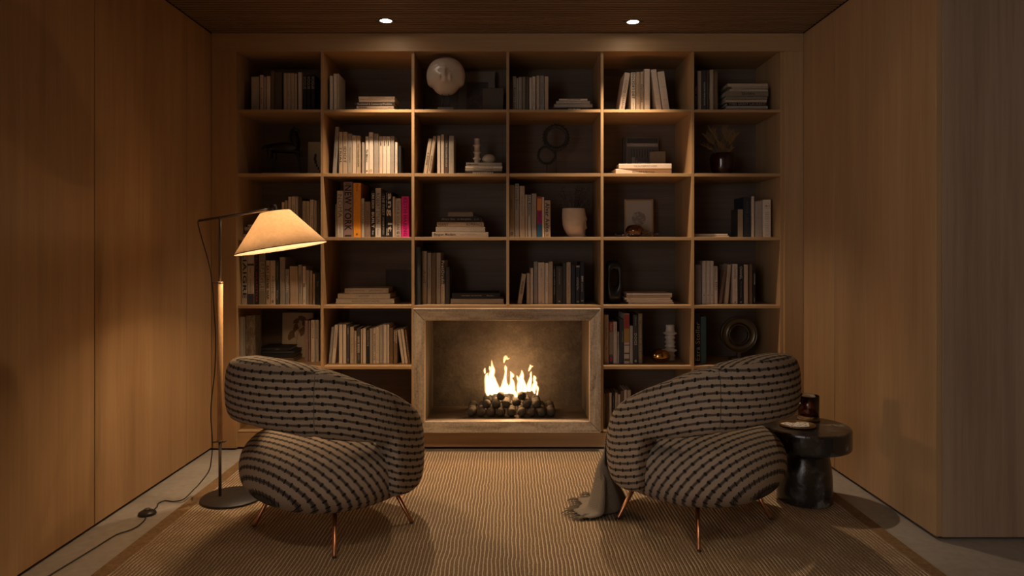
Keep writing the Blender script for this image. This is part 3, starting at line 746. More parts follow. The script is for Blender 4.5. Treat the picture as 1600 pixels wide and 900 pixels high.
INK = {'k': (.02, .017, .015), 'd': (.12, .085, .06), 'w': (.62, .56, .48), 'l': (.40, .34, .27), 'r': (.32, .05, .035), 'y': (.48, .36, .10), 'n': (.05, .04, .06), 'g': (.4, .22, .06), 'm': (.32, .01, .12), 'b': (.02, .10, .20), 'o': (.62, .24, .05), 'm2': (.2, .01, .10), 't': (.30, .23, .16), 's': (.085, .072, .06), 'R': (.55, .05, .03)}
cov = {k: plain('cover_'+v[1].replace(' ', '_'), v[0], .62, 0, .35, .07, 60) for k, v in BC.items()}
mb_, t, b = mat('cover_streaked'); tc = N(t, 'ShaderNodeTexCoord'); mp = N(t, 'ShaderNodeMapping'); mp.inputs['Scale'].default_value = (110, 110, 22)
nz = N(t, 'ShaderNodeTexNoise', Scale=1.0, Detail=6.0, Roughness=.7, Distortion=1.2); r = ramp(t, [(.35, (.03, .022, .015)), (.5, (.10, .075, .05)), (.6, (.2, .165, .12)), (.68, (.05, .036, .025))])
t.links.new(tc.outputs['Object'], mp.inputs[0]); t.links.new(mp.outputs[0], nz.inputs['Vector']); t.links.new(nz.outputs['Fac'], r.inputs[0]); t.links.new(r.outputs[0], b.inputs['Base Color']); b.inputs['Roughness'].default_value = .6
cov['mb'] = mb_; BC['mb'] = ((.1, .07, .05), 'dark brown')
ink = {k: plain('print_'+k, v, .6, 0, .3) for k, v in INK.items()}
pg, t, b = mat('book_pages'); tc = N(t, 'ShaderNodeTexCoord'); mp = N(t, 'ShaderNodeMapping'); mp.inputs['Scale'].default_value = (900, 3, 3)
nz = N(t, 'ShaderNodeTexNoise', Scale=1.0, Detail=2.0); r = ramp(t, [(.3, (.36, .29, .21)), (.7, (.56, .47, .36))])
t.links.new(tc.outputs['Object'], mp.inputs[0]); t.links.new(mp.outputs[0], nz.inputs['Vector']); t.links.new(nz.outputs['Fac'], r.inputs[0]); t.links.new(r.outputs[0], b.inputs['Base Color']); b.inputs['Roughness'].default_value = .9
_tx = {}
def text_geo(s, bold):
    k = (s, bold)
    if k in _tx: return _tx[k]
    cu = bpy.data.curves.new('t', 'FONT'); cu.body = s; cu.resolution_u = 2; cu.offset = .022 if bold else 0.0; cu.space_character = 1.06 if not bold else 1.12
    ob = bpy.data.objects.new('t', cu); COL.objects.link(ob)
    dg = bpy.context.evaluated_depsgraph_get(); me = bpy.data.meshes.new_from_object(ob.evaluated_get(dg))
    vs = [(v.co.x, v.co.y) for v in me.vertices]; fs = [tuple(p.vertices) for p in me.polygons]
    bpy.data.objects.remove(ob); bpy.data.curves.remove(cu); bpy.data.meshes.remove(me)
    x0, x1 = min(v[0] for v in vs), max(v[0] for v in vs); y0, y1 = min(v[1] for v in vs), max(v[1] for v in vs)
    _tx[k] = ([((x-x0)/(x1-x0)-.5, (y-y0)/(y1-y0)-.5) for x, y in vs], fs); return _tx[k]
def text_on(parent, s, c, l, h, m, bold=False, ex=Vector((1, 0, 0)), ey=Vector((0, 0, 1)), name='title'):
    """text filling l x h centred at c, reading along ex, upright along ey"""
    vs, fs = text_geo(s, bold); c = Vector(c)
    me = bpy.data.meshes.new(name); me.from_pydata([c+ex*(x*l)+ey*(y*h) for x, y in vs], [], fs); me.update()
    return newobj(name, me, m, parent)
def quad(parent, name, x0, x1, z0, z1, y, m):
    me = bpy.data.meshes.new(name); me.from_pydata([(x0, y, z0), (x1, y, z0), (x1, y, z1), (x0, y, z1)], [], [(0, 1, 2, 3)]); me.update()
    return newobj(name, me, m, parent)
def book(W, H, D, col, loc, rot, label, group, titles=(), bands=(), pages_front=False):
    """local frame: x thickness 0..W, y depth 0..D (spine at 0), z height 0..H"""
    root = empty('book', loc, label=label, cat='book', group=group); root.rotation_euler = rot
    tk = min(.003, W*.2); r = min(.004, W*.28)
    prof = [(0, D), (0, r), (r*.3, r*.3), (r, 0), (W-r, 0), (W-r*.3, r*.3), (W, r), (W, D), (W-tk, D), (W-tk, tk+r*.4), (tk, tk+r*.4), (tk, D)]
    n = len(prof); vs = [(x, y, 0) for x, y in prof]+[(x, y, H) for x, y in prof]
    fs = [(i, (i+1) % n, n+(i+1) % n, n+i) for i in range(n)]
    capf = [(0, 1, 10, 11), (1, 2, 3, 10), (3, 4, 9, 10), (4, 5, 6, 9), (6, 7, 8, 9)]
    fs += [tuple(n+i for i in f) for f in capf]+[tuple(reversed(f)) for f in capf]
    me = bpy.data.meshes.new('cover'); me.from_pydata(vs, [], fs); me.update(); newobj('cover', me, cov[col], root)
    e = min(.004, H*.03)
    x0, x1, y0, y1 = tk+.0002, W-tk-.0002, tk+r*.4+.0002, D-.004
    if x1-x0 > .001:
        me = bpy.data.meshes.new('page_block'); me.from_pydata([(x0, y0, e), (x1, y0, e), (x1, y1, e), (x0, y1, e), (x0, y0, H-e), (x1, y0, H-e), (x1, y1, H-e), (x0, y1, H-e)], [], [(0, 3, 2, 1), (4, 5, 6, 7), (0, 1, 5, 4), (1, 2, 6, 5), (2, 3, 7, 6), (3, 0, 4, 7)]); me.update()
        newobj('page_block', me, pg, root)
    for a, c, m_ in bands: quad(root, 'spine_band', .0006 if W > .004 else 0, W-.0006, a*H, c*H, -.0004, ink[m_])
    for tt_ in titles:
        s, a, c, hf, m_ = tt_[:5]; bold = 'B' in (tt_[5] if len(tt_) > 5 else ''); fl = tt_[5] if len(tt_) > 5 else ''
        off = tt_[6] if len(tt_) > 6 else 0
        if 'U' in fl: ex, ey = Vector((0, 0, 1)), Vector((-1, 0, 0))
        elif 'X' in fl: ex, ey = Vector((1, 0, 0)), Vector((0, 0, 1))
        else: ex, ey = Vector((0, 0, -1)), Vector((1, 0, 0))
        cen = (W/2+off*W, -.0008, (a+c)/2*H)
        if 'X' in fl: text_on(root, s, cen, W*hf, (c-a)*H, ink[m_], bold, ex, ey)
        else: text_on(root, s, cen, (c-a)*H, W*hf, ink[m_], bold, ex, ey)
    return root
TIER = ['top', 'second', 'third', 'fourth', 'fifth', 'bottom']; COLN = ['first', 'second', 'third', 'fourth', 'fifth', 'sixth']
YS = 4.41
GAP = .0006
def upright(r, c, rows, Y=YS, depth=None, first=0):
    """rows: (x0, x1, top_px, colour[, {lean, titles, bands, D, note}]) with x at the foot of the spine"""
    zs = SH[r]+.0006; group = 'upright books on the %s shelf, %s column' % (TIER[r], COLN[c])
    last = None
    for k, rw in enumerate(rows):
        x0, x1, top, col = rw[:4]; op = rw[4] if len(rw) > 4 else {}
        yb = op.get('Y', Y)
        a, e = X(x0, yb)+GAP/2, X(x1, yb)-GAP/2
        a = max(a, cols[c][0]+.0012); H = Z(top, yb)-zs; W = e-a; lean = op.get('lean', 0)*yb/F
        D = op.get('D', depth or min(.27, max(.13, H*.74)))
        D = min(D, YBK-.006-yb)
        size = 'very thick' if W > .048 else 'thick' if W > .034 else 'thin' if W < .017 else ''
        look = (size+' ' if size and 'note' not in op else '')+BC[col][1]
        note = (' '+op['note']) if 'note' in op else ''
        lab = '%s book%s, %s from lamp side, upright row, %s shelf, %s column' % (look, note, ORD[k+first], TIER[r], COLN[c])
        if lean:
            ang = math.atan2(lean, H); H = H/math.cos(ang)-(W*math.sin(abs(ang)) if 1 else 0); W = W*math.cos(ang)
            if lean > 0: loc = Vector((e, yb, zs))-Vector((W*math.cos(ang), 0, -W*math.sin(ang)))
            else: loc = Vector((a, yb, zs))
            rot = (0, ang, 0)
        else: loc, rot = Vector((a, yb, zs)), (0, 0, 0)
        book(W, H, D, col, loc, rot, lab, group, op.get('t', ()), op.get('b', ()))
def stack(r, c, rows, Y=YS, tag_='flat stack', names=None):
    """rows from the bottom: (x0, x1, thickness_px, colour[, {D, yaw, t}])"""
    z = SH[r]+.0006; n = len(rows); group = 'stacked books on the %s shelf, %s column' % (TIER[r], COLN[c])
    for k, rw in enumerate(rows):
        x0, x1, th_, col = rw[:4]; op = rw[4] if len(rw) > 4 else {}
        yb = op.get('Y', Y); T = th_*yb/F; H = X(x1, yb)-X(x0, yb); D = min(op.get('D', min(.28, H*.8)), YBK-.01-yb)
        lab = '%s book, %s from the bottom of the %s, %s shelf, %s column' % (BC[col][1], ORD[k], tag_, TIER[r], COLN[c])
        if n == 1: lab = '%s book lying flat, %s shelf, %s column' % (BC[col][1], TIER[r], COLN[c])
        yaw = op.get('yaw', 0)
        book(T-.0005, H, D, col, Vector((X(x0, yb), yb, z+T-.0005)), (0, PI/2, yaw), lab, group, [(q[0], q[1], q[2], q[3], q[4], (q[5] if len(q) > 5 else '')+'U') for q in op.get('t', ())], op.get('b', ()))
        z += T
    return z
def T(s, a, c, h=.5, m='k', fl='', off=0): return (s, a, c, h, m, fl, off)

# top shelf
upright(0, 0, [(392, 404.6, 119.8, 'gt', {'t': [T('INTERIORS', .08, .92, .42, 'l')]}), (405.9, 411.2, 117.2, 'cr', {'t': [T('MODERN LIVING', .22, .66, .45, 'r', 'B')]}), (411.6, 415.9, 120.8, 'tn'), (416.3, 422.2, 119, 'cr'),
 (422.6, 428.2, 110.4, 'br'), (428.5, 440.2, 113, 'db', {'t': [T('COLLECTION', .2, .75, .3, 'd')]}), (442.8, 448.3, 114.5, 'tn'), (448.6, 454.2, 114.5, 'tn', {'t': [T('studio', .4, .55, .4, 'd')]}), (454.5, 460, 114.5, 'tn'), (460.3, 463.9, 115, 'tn'), (465.5, 472, 113, 'cr'),
 (473, 479, 117, 'bk', {'t': [T('VOGUE', .62, .96, .8, 'l')]}), (479.4, 485.3, 117, 'bk', {'t': [T('VOGUE', .62, .96, .8, 'l')]}), (485.7, 492, 117, 'bk', {'t': [T('VOGUE', .62, .96, .8, 'l')]})])
upright(0, 1, [(514.8, 520, 118.5, 'cr'), (520.9, 526.4, 115, 'cr'), (526.8, 529, 115, 'tn')])
stack(0, 1, [(554, 616.7, 5.2, 'cr'), (556.9, 615, 4.9, 'cr', {'t': [T('The Gardens', .06, .28, .6, 'k', 'B'), T('vol. 2', .86, .96, .5, 'd')]}), (554.4, 616.7, 5.8, 'dk', {'t': [T('Residential & Commercial Portfolio', .07, .93, .6, 'w', 'B')]}), (560.8, 616.4, 4.6, 'cr'), (560.3, 616.4, 4.4, 'cr', {'t': [T('GREAT DOMAINS', .28, .73, .6, 't'), T('B', .92, .96, .5, 't')]})])
upright(0, 3, [(796.2, 800.3, 124, 'dk'), (800.8, 806.4, 119, 'gt', {'t': [T('Rooms to Inspire', .02, .68, .62, 'k', 'B')]}), (806.7, 809.8, 122, 'gt'), (810.1, 815.4, 120.5, 'gt', {'t': [T('A PLACE APART', .2, .62, .42, 'd')]}), (815.8, 821, 120, 'ol', {'t': [T('Luxury', .28, .54, .6, 't')]}), (821.3, 826.4, 120, 'db'), (826.8, 831.3, 121, 'cr'), (831.6, 836.8, 119.5, 'cr', {'t': [T('LIVING', .62, .78, .4, 'r', 'B'), T('FRENCH HOME', .16, .6, .4, 'k')]}), (837.8, 843.2, 118, 'tn'), (843.6, 850.2, 118, 'gy', {'t': [T('RESTORED', .22, .78, .4, 'd')]}), (850.7, 857, 119.5, 'tn', {'t': [T('ITALIAN CHIC', .1, .76, .4, 'o')]})])
stack(0, 3, [(867, 924, 7.5, 'bk', {'t': [T('CENTURY', .36, .7, .55, 'w', 'B')]}), (866, 926, 5.6, 'gt', {'t': [T('AMERICAN MODERNISM', .18, .82, .45, 'l')]}), (869.4, 922, 4.8, 'gt', {'t': [T('The Wood Handbook', .22, .72, .5, 'w')]}), (873.7, 917.8, 3.4, 'cr', {'t': [T('JUNYA ISHIGAMI', .28, .75, .5, 'k', 'B')]})])
upright(0, 4, [(966.7, 975.3, 113, 'cr', {'lean': 9.7, 't': [T('COCO CHANEL', .0, .82, .42, 'd')]}), (986, 993.2, 113.3, 'iv', {'t': [T("DOCEDR'S DIET", .34, .98, .62, 'k', 'B'), T('volume one', .06, .24, .3, 'd')]}), (994, 1000.1, 112.5, 'tn', {'t': [T('MOMENTS IN STYLE', .2, .7, .28, 'd')]}), (1000.7, 1005.9, 112, 'tn', {'t': [T('Decorate', .24, .68, .62, 'k'), T('fine', .78, .94, .2, 'd')]}), (1006.9, 1015.8, 107.8, 'cr', {'b': [(.30, .305, 't'), (.18, .185, 't'), (.08, .085, 't')]}),
 (1026.4, 1035, 108, 'cr', {'lean': -9.3, 'b': [(.30, .305, 't'), (.18, .185, 't')]}), (1036.2, 1047.2, 111, 'cr', {'lean': -9.2, 'b': [(.62, .625, 't'), (.30, .305, 't'), (.16, .165, 't')]})])
upright(0, 5, [(1085.3, 1089.5, 112, 'bk', {'t': [T('GONE GIRL', .14, .64, .6, 'l', 'U')]}), (1090, 1095.9, 111, 'tn'), (1096.3, 1103.7, 110, 'dk', {'t': [T('MAISON FRANCAISE', .16, .72, .3, 'w', '', .1)]}), (1104, 1107.8, 111, 'db'), (1109, 1115, 109, 'tn'), (1115.8, 1122, 112, 'br')])
stack(0, 5, [(1135, 1199, 5.0, 'br'), (1136, 1199.8, 5.3, 'gt'), (1136, 1198.5, 5.3, 'bk', {'t': [T('YVES SAINT LAURENT', .04, .97, .62, 'l')]}), (1133, 1198, 4.2, 'tn'), (1134.5, 1199, 5.2, 'ol'), (1133, 1200.5, 7.6, 'ol', {'t': [T('SEVERN', .38, .68, .5, 'k', 'B')]}), (1140, 1200.5, 4.2, 'tn', {'t': [T('gardens', .12, .5, .4, 'd')], 'yaw': .03}), (1143.5, 1200, 3.2, 'gt', {'yaw': -.02}), (1137, 1199.5, 5.2, 'tn')])
# second shelf
upright(1, 1, [(519, 525, 198, 'gy', {'lean': 4.8, 't': [T('essays', .35, .55, .4, 'd')]}), (529.2, 535.2, 206, 'tn', {'t': [T('THE', .72, .82, .3, 'd'), T('TRIAL', .26, .65, .62, 'k')]}), (535.5, 542.8, 206, 'tn', {'t': [T('THE', .72, .82, .3, 'd'), T('IDIOT', .28, .65, .66, 'k')]}), (543.1, 549.9, 209, 'gt', {'t': [T('Metamorphosis', .3, .66, .42, 'd')], 'b': [(.04, .045, 'd')]}), (550.2, 556.1, 211.8, 'cr', {'t': [T('25', .86, .95, .5, 't')]}), (556.4, 563.3, 212, 'tn', {'t': [T('THE ITALIAN ESCAPE', .2, .8, .4, 'k')]}),
 (565, 569.4, 222, 'gt'), (570.8, 576, 213, 'iv', {'t': [T('The Mirrors', .33, .66, .5, 'k', 'B'), T('o', .08, .12, .5, 'k', 'B')]}), (576.4, 582.9, 206.7, 'iv', {'t': [T('O', .06, .13, .62, 'g', 'B'), T('no', .87, .89, .4, 'd')]}), (583.9, 591.7, 208.7, 'gt'), (592.2, 597.7, 213, 'cr', {'t': [T('CHANEL', .74, .92, .4, 'k', 'B')]}), (598, 603.6, 213, 'iv', {'t': [T('CHANEL', .74, .92, .4, 'k', 'B')]}), (603.9, 609.9, 213, 'iv', {'t': [T('CHANEL', .74, .92, .4, 'k', 'B')]}), (610.2, 616, 212.5, 'gt'), (617, 621, 222, 'iv', {'t': [T('JAPANESE GARDENS', .16, .78, .4, 't')]}), (622.2, 626.7, 228, 'bk', {'t': [T('notes', .42, .6, .3, 's')]})])
upright(1, 2, [(661, 667, 216, 'tn', {'lean': 8.6, 't': [T('A ROME', .26, .62, .5, 'k')]}), (667.4, 672.8, 212, 'tn', {'lean': 9.4, 't': [T('EUROPEAN', .1, .48, .42, 'k')]}), (683.2, 688.2, 212, 'cr'), (689, 694, 210, 'cr'), (694.4, 700.5, 211, 'db', {'t': [T('THE ITALIAN HOUSE', .2, .8, .3, 'w')]}), (701, 709.4, 212, 'gt', {'t': [T('CASA', .3, .65, .25, 't')]})])
zst3 = stack(1, 2, [(727, 784.4, 5.6, 'bk', {'t': [T('SHAKESPEARE', .2, .76, .62, 'w', 'B')]}), (727, 784.4, 4.3, 'gt', {'t': [T('THE FRAMEWORKS', .22, .76, .45, 'k')]}), (727, 785, 3.7, 'iv', {'t': [T('MARILYN MONROE', .22, .76, .5, 'd')]}), (728.3, 784, 5.6, 'gt', {'t': [T('GREEN WORLD', .02, .34, .4, 'k', 'B')]})])
stack(1, 4, [(962, 1050, 9.2, 'cr', {'yaw': .035, 'D': .15, 't': [T('BESPOKE & BEYOND', .3, .7, .3, 'd'), T('interiors', .42, .6, .14, 'd')]}), (967, 1048.7, 8.2, 'cr', {'yaw': -.03, 'D': .15, 't': [T('THE AUTHENTIC HOME', .28, .72, .34, 'd')]})])
# third shelf
stack(2, 0, [(381, 436, 5.2, 'tn'), (383, 434, 5, 'db'), (382, 436, 6, 'gt'), (387, 430, 4, 'gt')])
upright(2, 0, [(440, 444.3, 316, 'cr'), (444.8, 449.2, 313, 'tn'), (450, 454.6, 307.5, 'cr'), (455.2, 461.7, 307, 'cr', {'t': [T('STILL', .6, .8, .4, 'k')]}), (462, 465.6, 307, 'lg'), (466.2, 471.8, 309, 'db'), (472.2, 477.9, 314, 'tn', {'t': [T('THE SEA', .5, .9, .34, 'd')]}), (478.3, 483.4, 314.4, 'tn', {'t': [T('winter', .4, .65, .34, 'd')]}), (483.9, 490, 312, 'cr', {'t': [T('MOON', .2, .58, .4, 'd')]}), (490.5, 495.2, 313.5, 'tn'), (495.6, 500, 312, 'db')])
upright(2, 1, [(524, 526, 319, 'gy'), (526.4, 536.2, 298, 'lg', {'t': [T('NOMA', .42, .92, .66, 'gy' if 0 else 's'), T('projects', .1, .3, .25, 'd')]}), (536.7, 551.1, 284.5, 'mv', {'note': 'with huge black lettering', 't': [T('NEW YORK', .12, .94, .78, 'k', 'B'), T('I', .015, .04, .7, 'k'), T('I', .955, .97, .6, 'k')]}), (551.7, 563.9, 286, 'or', {'t': [T('Paris', .85, .975, .3, 'n', '', .02), T('+', .035, .075, .3, 'k', 'B')]}), (564.3, 569.4, 310, 'lg', {'t': [T('DAHLIAS', .36, .84, .62, 'd')]}), (569.8, 578.9, 315, 'pb', {'t': [T('BLUSH', .3, .74, .4, 'd')]}),
 (580, 585.8, 298, 'bk', {'t': [T('DANE KEARON', .62, .94, .78, 'w', 'B'), T('BUILT', .2, .54, .76, 'w', 'B'), T('Rizz', .05, .14, .5, 'w')]}), (586.4, 595.2, 294, 'lg', {'t': [T('ROBERT STILIN', .28, .9, .6, 'k'), T('homes', .04, .16, .3, 'd')], 'b': [(.0, .19, 'w')]}), (595.9, 602, 303, 'bk', {'t': [T('THE EVERY', .5, .96, .72, 'l', 'B'), T('INTERIOR STUDIO', .06, .46, .45, 'l', 'B')]}), (602.5, 613, 300, 'bk', {'note': 'with giant white lettering', 't': [T('ang it.', .04, .97, .86, 'w', 'B', .06), T('artist edition', .66, .98, .16, 'w', '', -.36), T('WONDER', .04, .2, .2, 'w', 'B', -.3)]}), (613.3, 617, 307, 'cr'), (617.2, 626.8, 310, 'lg', {'t': [T('TOM & VIVIAN', .2, .94, .42, 'd'), T('G', .09, .15, .45, 'k', 'B'), T('I', .02, .04, .5, 'd')]}), (627.2, 639.3, 307, 'pk', {'t': [T('KEITH HARING', .03, .97, .5, 'm2', 'B')]})])
stack(2, 2, [(675, 763, 8, 'gt', {'t': [T('Belgian Modern', .04, .42, .62, 'k', 'B'), T('lannoo publishers', .5, .8, .25, 'd')]}), (680.8, 757.8, 8.2, 'gt', {'t': [T('Vincent Van Duysen  Works 2009 - 2018', .03, .8, .45, 'l'), T('Hudson', .84, .97, .25, 'l')]}), (682.8, 755.9, 7.7, 'tn', {'t': [T('PERRET', .03, .25, .6, 'k'), T('ROMANCE', .63, .97, .6, 'k')]}), (687, 752.2, 8.3, 'bk', {'t': [T('Alvaro Siza   in discipline', .05, .75, .5, 'l'), T('pub', .83, .94, .2, 'l')]}), (699.8, 738.9, 7.6, 'ol')])
upright(2, 3, [(795.9, 803.8, 289, 'gt', {'t': [T('atlas', .55, .72, .3, 'd'), T('O', .04, .1, .5, 'k', 'B')]}), (804.2, 811.1, 287, 'gt', {'t': [T('K Louise Bonnet', .5, .98, .6, 'k'), T('selected works', .1, .45, .3, 'd')]}), (811.5, 820, 290.7, 'tn', {'t': [T('THE NEW ECLECTIC', .42, .82, .3, 'd')]}), (820.3, 824.4, 304, 'tn'), (824.7, 829.7, 304.5, 'lg', {'t': [T('Lee Krasner', .5, .98, .7, 'k', 'B')], 'b': [(.49, .495, 'd')]}), (830.4, 838.5, 302.5, 'gt', {'t': [T('Bauhaus', .3, .72, .6, 't')]}), (839.2, 846.8, 307, 'or', {'note': 'with magenta blue bands', 'b': [(0, .33, 'b'), (.33, .66, 'm'), (.66, .95, 'o'), (.95, .999, 'r')], 't': [T('ECO', .38, .62, .5, 'n', 'B')]}), (847.1, 850.2, 308, 'iv'), (850.6, 860.2, 313, 'tn', {'t': [T('Alvar Aalto', .14, .93, .66, 'k', 'B'), T('o', .03, .09, .4, 'd')]})])
stack(2, 5, [(1085.6, 1139, 2.4, 'iv', {'D': .2}), (1085.6, 1137, 3.1, 'iv', {'D': .2})])
upright(2, 5, [(1152.6, 1161, 326.7, 'dk', {'b': [(.0, .985, 't')], 'note': 'with tan spine'}), (1161.8, 1173.7, 308, 'nv', {'t': [T('ANNIE LEIBOVITZ', .04, .9, .4, 's')]}), (1174.1, 1178.9, 306.7, 'cr'), (1180, 1191.6, 315, 'gt'), (1192, 1204.8, 312, 'iv', {'t': [T('10-1', .80, .87, .56, 'k', 'BX'), T('LES ANNEES', .9, .915, .6, 'd', 'X'), T('______', .765, .77, .8, 'd', 'X')]+[T(s, .64-.048*i, .66-.048*i, .5, 'd', 'X') for i, s in enumerate(('ALDO', 'BREUER', 'CONRAN', 'EAMES', 'HARDOY', 'JACOBSEN', 'JUHL', 'KJAERHOLM', 'MOGENSEN', 'PANTON', 'WEGNER'))]+[T('1950', .05, .07, .3, 'k', 'X')]})])
# fourth shelf
upright(3, 0, [(376.9, 386, 394, 'lg', {'t': [T('LIAIGRE', .12, .98, .66, 'k', 'B', .1)]}), (386.3, 397.1, 396, 'lg', {'t': [T('Thomas', .62, .74, .25, 'k'), T('architecture', .22, .5, .18, 'd')], 'b': [(0, .21, 'n'), (.76, .80, 'n')]}), (397.5, 403.8, 393, 'bk', {'t': [T('KELLY WEARSTLER', .04, .95, .55, 'r')]}), (404.1, 414.7, 389, 'ol', {'note': 'with pale lettering', 't': [T('LIAIGRE', .24, .76, .7, 'l')]}), (415.1, 421.8, 407, 'tn', {'t': [T('EAT DRINK NAP', .12, .88, .58, 'k', 'B')]}), (422.1, 430.2, 407, 'cr', {'t': [T('ABODE', .25, .66, .4, 'd'), T('o', .04, .1, .4, 'k', 'B')]}), (430.7, 436, 409, 'dk', {'t': [T('Xavier', .12, .34, .5, 'w'), T('portraits', .6, .9, .35, 'l')]}), (437, 444.9, 402, 'gt', {'t': [T('ELEMENTS OF PLACES', .1, .82, .42, 'l')]}), (445.2, 452.1, 420.6, 'gy', {'t': [T('MINIMAL', .32, .8, .55, 'w')]}), (452.6, 465.3, 416, 'tn'), (465.7, 472.2, 414, 'mv' if 0 else 'gt', {'t': [T('MODERN HERITAGE', .28, .74, .35, 'n')]}), (472.6, 477.9, 416, 'cr', {'t': [T('oo', .46, .56, .55, 'k', 'B'), T('quiet', .78, .94, .4, 'd'), T('n', .06, .12, .4, 'd')]}), (478.2, 483.4, 422, 'gt'), (483.7, 488, 423, 'tn'), (488.6, 492.2, 428, 'tn'), (493.3, 500, 426, 'bk', {'t': [T('Kawa', .56, .72, .3, 'l'), T('the longer line', .2, .95, .14, 'l', '', -.3)]})], Y=4.375)
stack(3, 1, [(525, 616, 8.6, 'lg', {'D': .26, 't': [T("WORLD'S FINEST HOMES", .27, .75, .36, 'd')]}), (527.8, 609.4, 8.2, 'lg', {'D': .27, 't': [T('SLOW LIVING', .4, .6, .34, 'd')]}), (538.6, 606.7, 8.4, 'lg', {'D': .22, 'yaw': .02, 't': [T('A Visual Inventory', .04, .45, .45, 'd'), T('John Pawson', .56, .86, .4, 'd'), T('o', .95, .97, .3, 'd')]})])
upright(3, 2, [(648.2, 657.2, 386, 'sl', {'Y': 4.352, 'D': .25, 'X1': 657, 't': [T('ARCHIVE', .35, .65, .3, 'd')]}), (659.3, 666.9, 392, 'tn', {'t': [T('Axel', .4, .64, .6, 'd')], 'b': [(.42, .44, 't')]}), (667.6, 674, 395, 'gt', {'t': [T('THE FAMILY HOME', .3, .72, .34, 'd')]}), (674.3, 681.4, 395, 'br'), (681.9, 688.8, 395, 'gt', {'t': [T('Simple House', .3, .7, .4, 'd')]}), (689.2, 695, 406.7, 'cr', {'note': 'with black pattern', 'b': [(.46, 1.0, 'k')], 't': [T('PretOrado', .47, .99, .8, 'w', 'B'), T('edition', .12, .4, .3, 'd'), T('x', .02, .06, .4, 'd')]}), (695.5, 702.8, 417, 'dk', {'t': [T('wildwood', .2, .9, .5, 'ol' if 0 else 'd')]})])
stack(3, 2, [(704, 786.7, 8.4, 'gt', {'t': [T('GEORG KOLBER', .34, .66, .36, 'l')]}), (706, 780.8, 9.4, 'bk', {'yaw': .03, 'D': .25, 't': [T('MONOGRAPH THE FURNITURE', .2, .62, .2, 'l'), T('Phaidon', .73, .87, .22, 'l')]})])
upright(3, 3, [(808.3, 815.3, 427.5, 'tn', {'lean': 7.2, 't': [T('DESIGN REVIEW', .32, .76, .4, 'k', 'B')]}), (823, 828.4, 427, 'tn'), (828.7, 833, 419, 'cr'), (833.9, 840.2, 409, 'gy', {'t': [T('Plain', .76, .88, .4, 'l'), T('studio', .06, .2, .3, 'l')]}), (840.7, 851.1, 410, 'cr', {'t': [T('ARTISTS', .64, .86, .2, 'd'), T('o', .03, .07, .25, 'd')]}), (851.6, 856.9, 411, 'iv', {'t': [T('JUNGLE TALES', .3, .7, .42, 'k')]}), (857.2, 863.8, 409, 'tn'), (864.2, 868.4, 415, 'bk', {'t': [T('NOIR: NINE SIGNS', .25, .9, .45, 'l')]}), (868.9, 879, 416, 'dk', {'t': [T('THE ANIMAL KINGDOM', .52, .94, .2, 'l'), T('o', .05, .09, .3, 'w', 'B')]}), (879.4, 884.5, 411, 'dk'), (885, 892, 410, 'tn', {'t': [T('PHOTOGRAPHY', .5, .88, .3, 'd'), T('Peter North', .16, .44, .3, 'd')]}), (892.7, 899.5, 414, 'nv'), (899.9, 906, 414.5, 'nv', {'t': [T('The Last Dragon Cafe', .36, .7, .34, 'w', 'B', -.18), T('one for the road', .4, .66, .26, 'w', '', .22), T('m', .04, .08, .6, 'l', 'B')], 'b': [(.95, .99, 'l')]}), (906.3, 913.4, 409, 'nv', {'t': [T('BMW', .52, .66, .4, 'w', 'B'), T('motorrad', .3, .5, .4, 'l'), T('x', .06, .1, .5, 'l', 'B')]})])
stack(3, 4, [(982, 1052.8, 3.5, 'iv', {'D': .21, 't': [T('KINFOLK', .08, .14, .4, 'd')]}), (979.4, 1050.6, 3.5, 'iv', {'D': .21, 't': [T('KINFOLK', .08, .14, .4, 'd')]}), (976.4, 1047.8, 3.5, 'iv', {'D': .21, 't': [T('KINFOLK', .08, .14, .4, 'd')]}), (979, 1050.4, 3.2, 'tn', {'D': .21, 't': [T('KINFOLK', .08, .14, .4, 'd')]}), (979, 1050, 3.7, 'iv', {'D': .21, 't': [T('KINFOLK', .08, .14, .4, 'd')]})], tag_='stack beside black vessel')
upright(3, 5, [(1085.8, 1096, 413.6, 'gm'), (1097.2, 1103.1, 408, 'cr', {'t': [T('o', .19, .22, .3, 'k', 'B'), T('a b c', .02, .16, .3, 't')]}), (1103.6, 1109.3, 408, 'cr', {'t': [T('o', .19, .22, .3, 'k', 'B'), T('a b d', .02, .16, .3, 't')]}), (1109.7, 1115.4, 408, 'cr', {'t': [T('o', .19, .22, .3, 'k', 'B'), T('a b e', .02, .16, .3, 't')]}), (1115.9, 1121.5, 416, 'cr', {'t': [T('Richard Lantern', .64, .96, .3, 'k', 'B', -.1), T('life', .36, .58, .6, 'd', '', .1)]}), (1122.8, 1128, 422, 'br', {'lean': 8.2, 't': [T('SCRAPBOOK', .5, .9, .3, 'd')]}), (1132, 1138, 413.5, 'tn', {'lean': 5, 't': [T('fragments', .5, .9, .3, 't')]}), (1144.6, 1152.8, 412.5, 'cr', {'t': [T('CHANEL', .62, .94, .42, 'k'), T('The Karl Campaigns', .14, .56, .2, 'd'), T('o', .03, .07, .3, 'k', 'B')]}), (1153.3, 1162.1, 412.5, 'bk', {'t': [T('CHANEL', .62, .94, .42, 'w'), T('The Karl Campaigns', .14, .56, .2, 'l'), T('o', .03, .07, .3, 'l', 'B')]}), (1162.7, 1169.2, 413.5, 'tn'), (1171, 1176, 413, 'br'), (1176.9, 1180.6, 424, 'bk', {'t': [T('DOMAINES', .6, .92, .5, 'w'), T('mmxx', .06, .2, .4, 'l')]})])
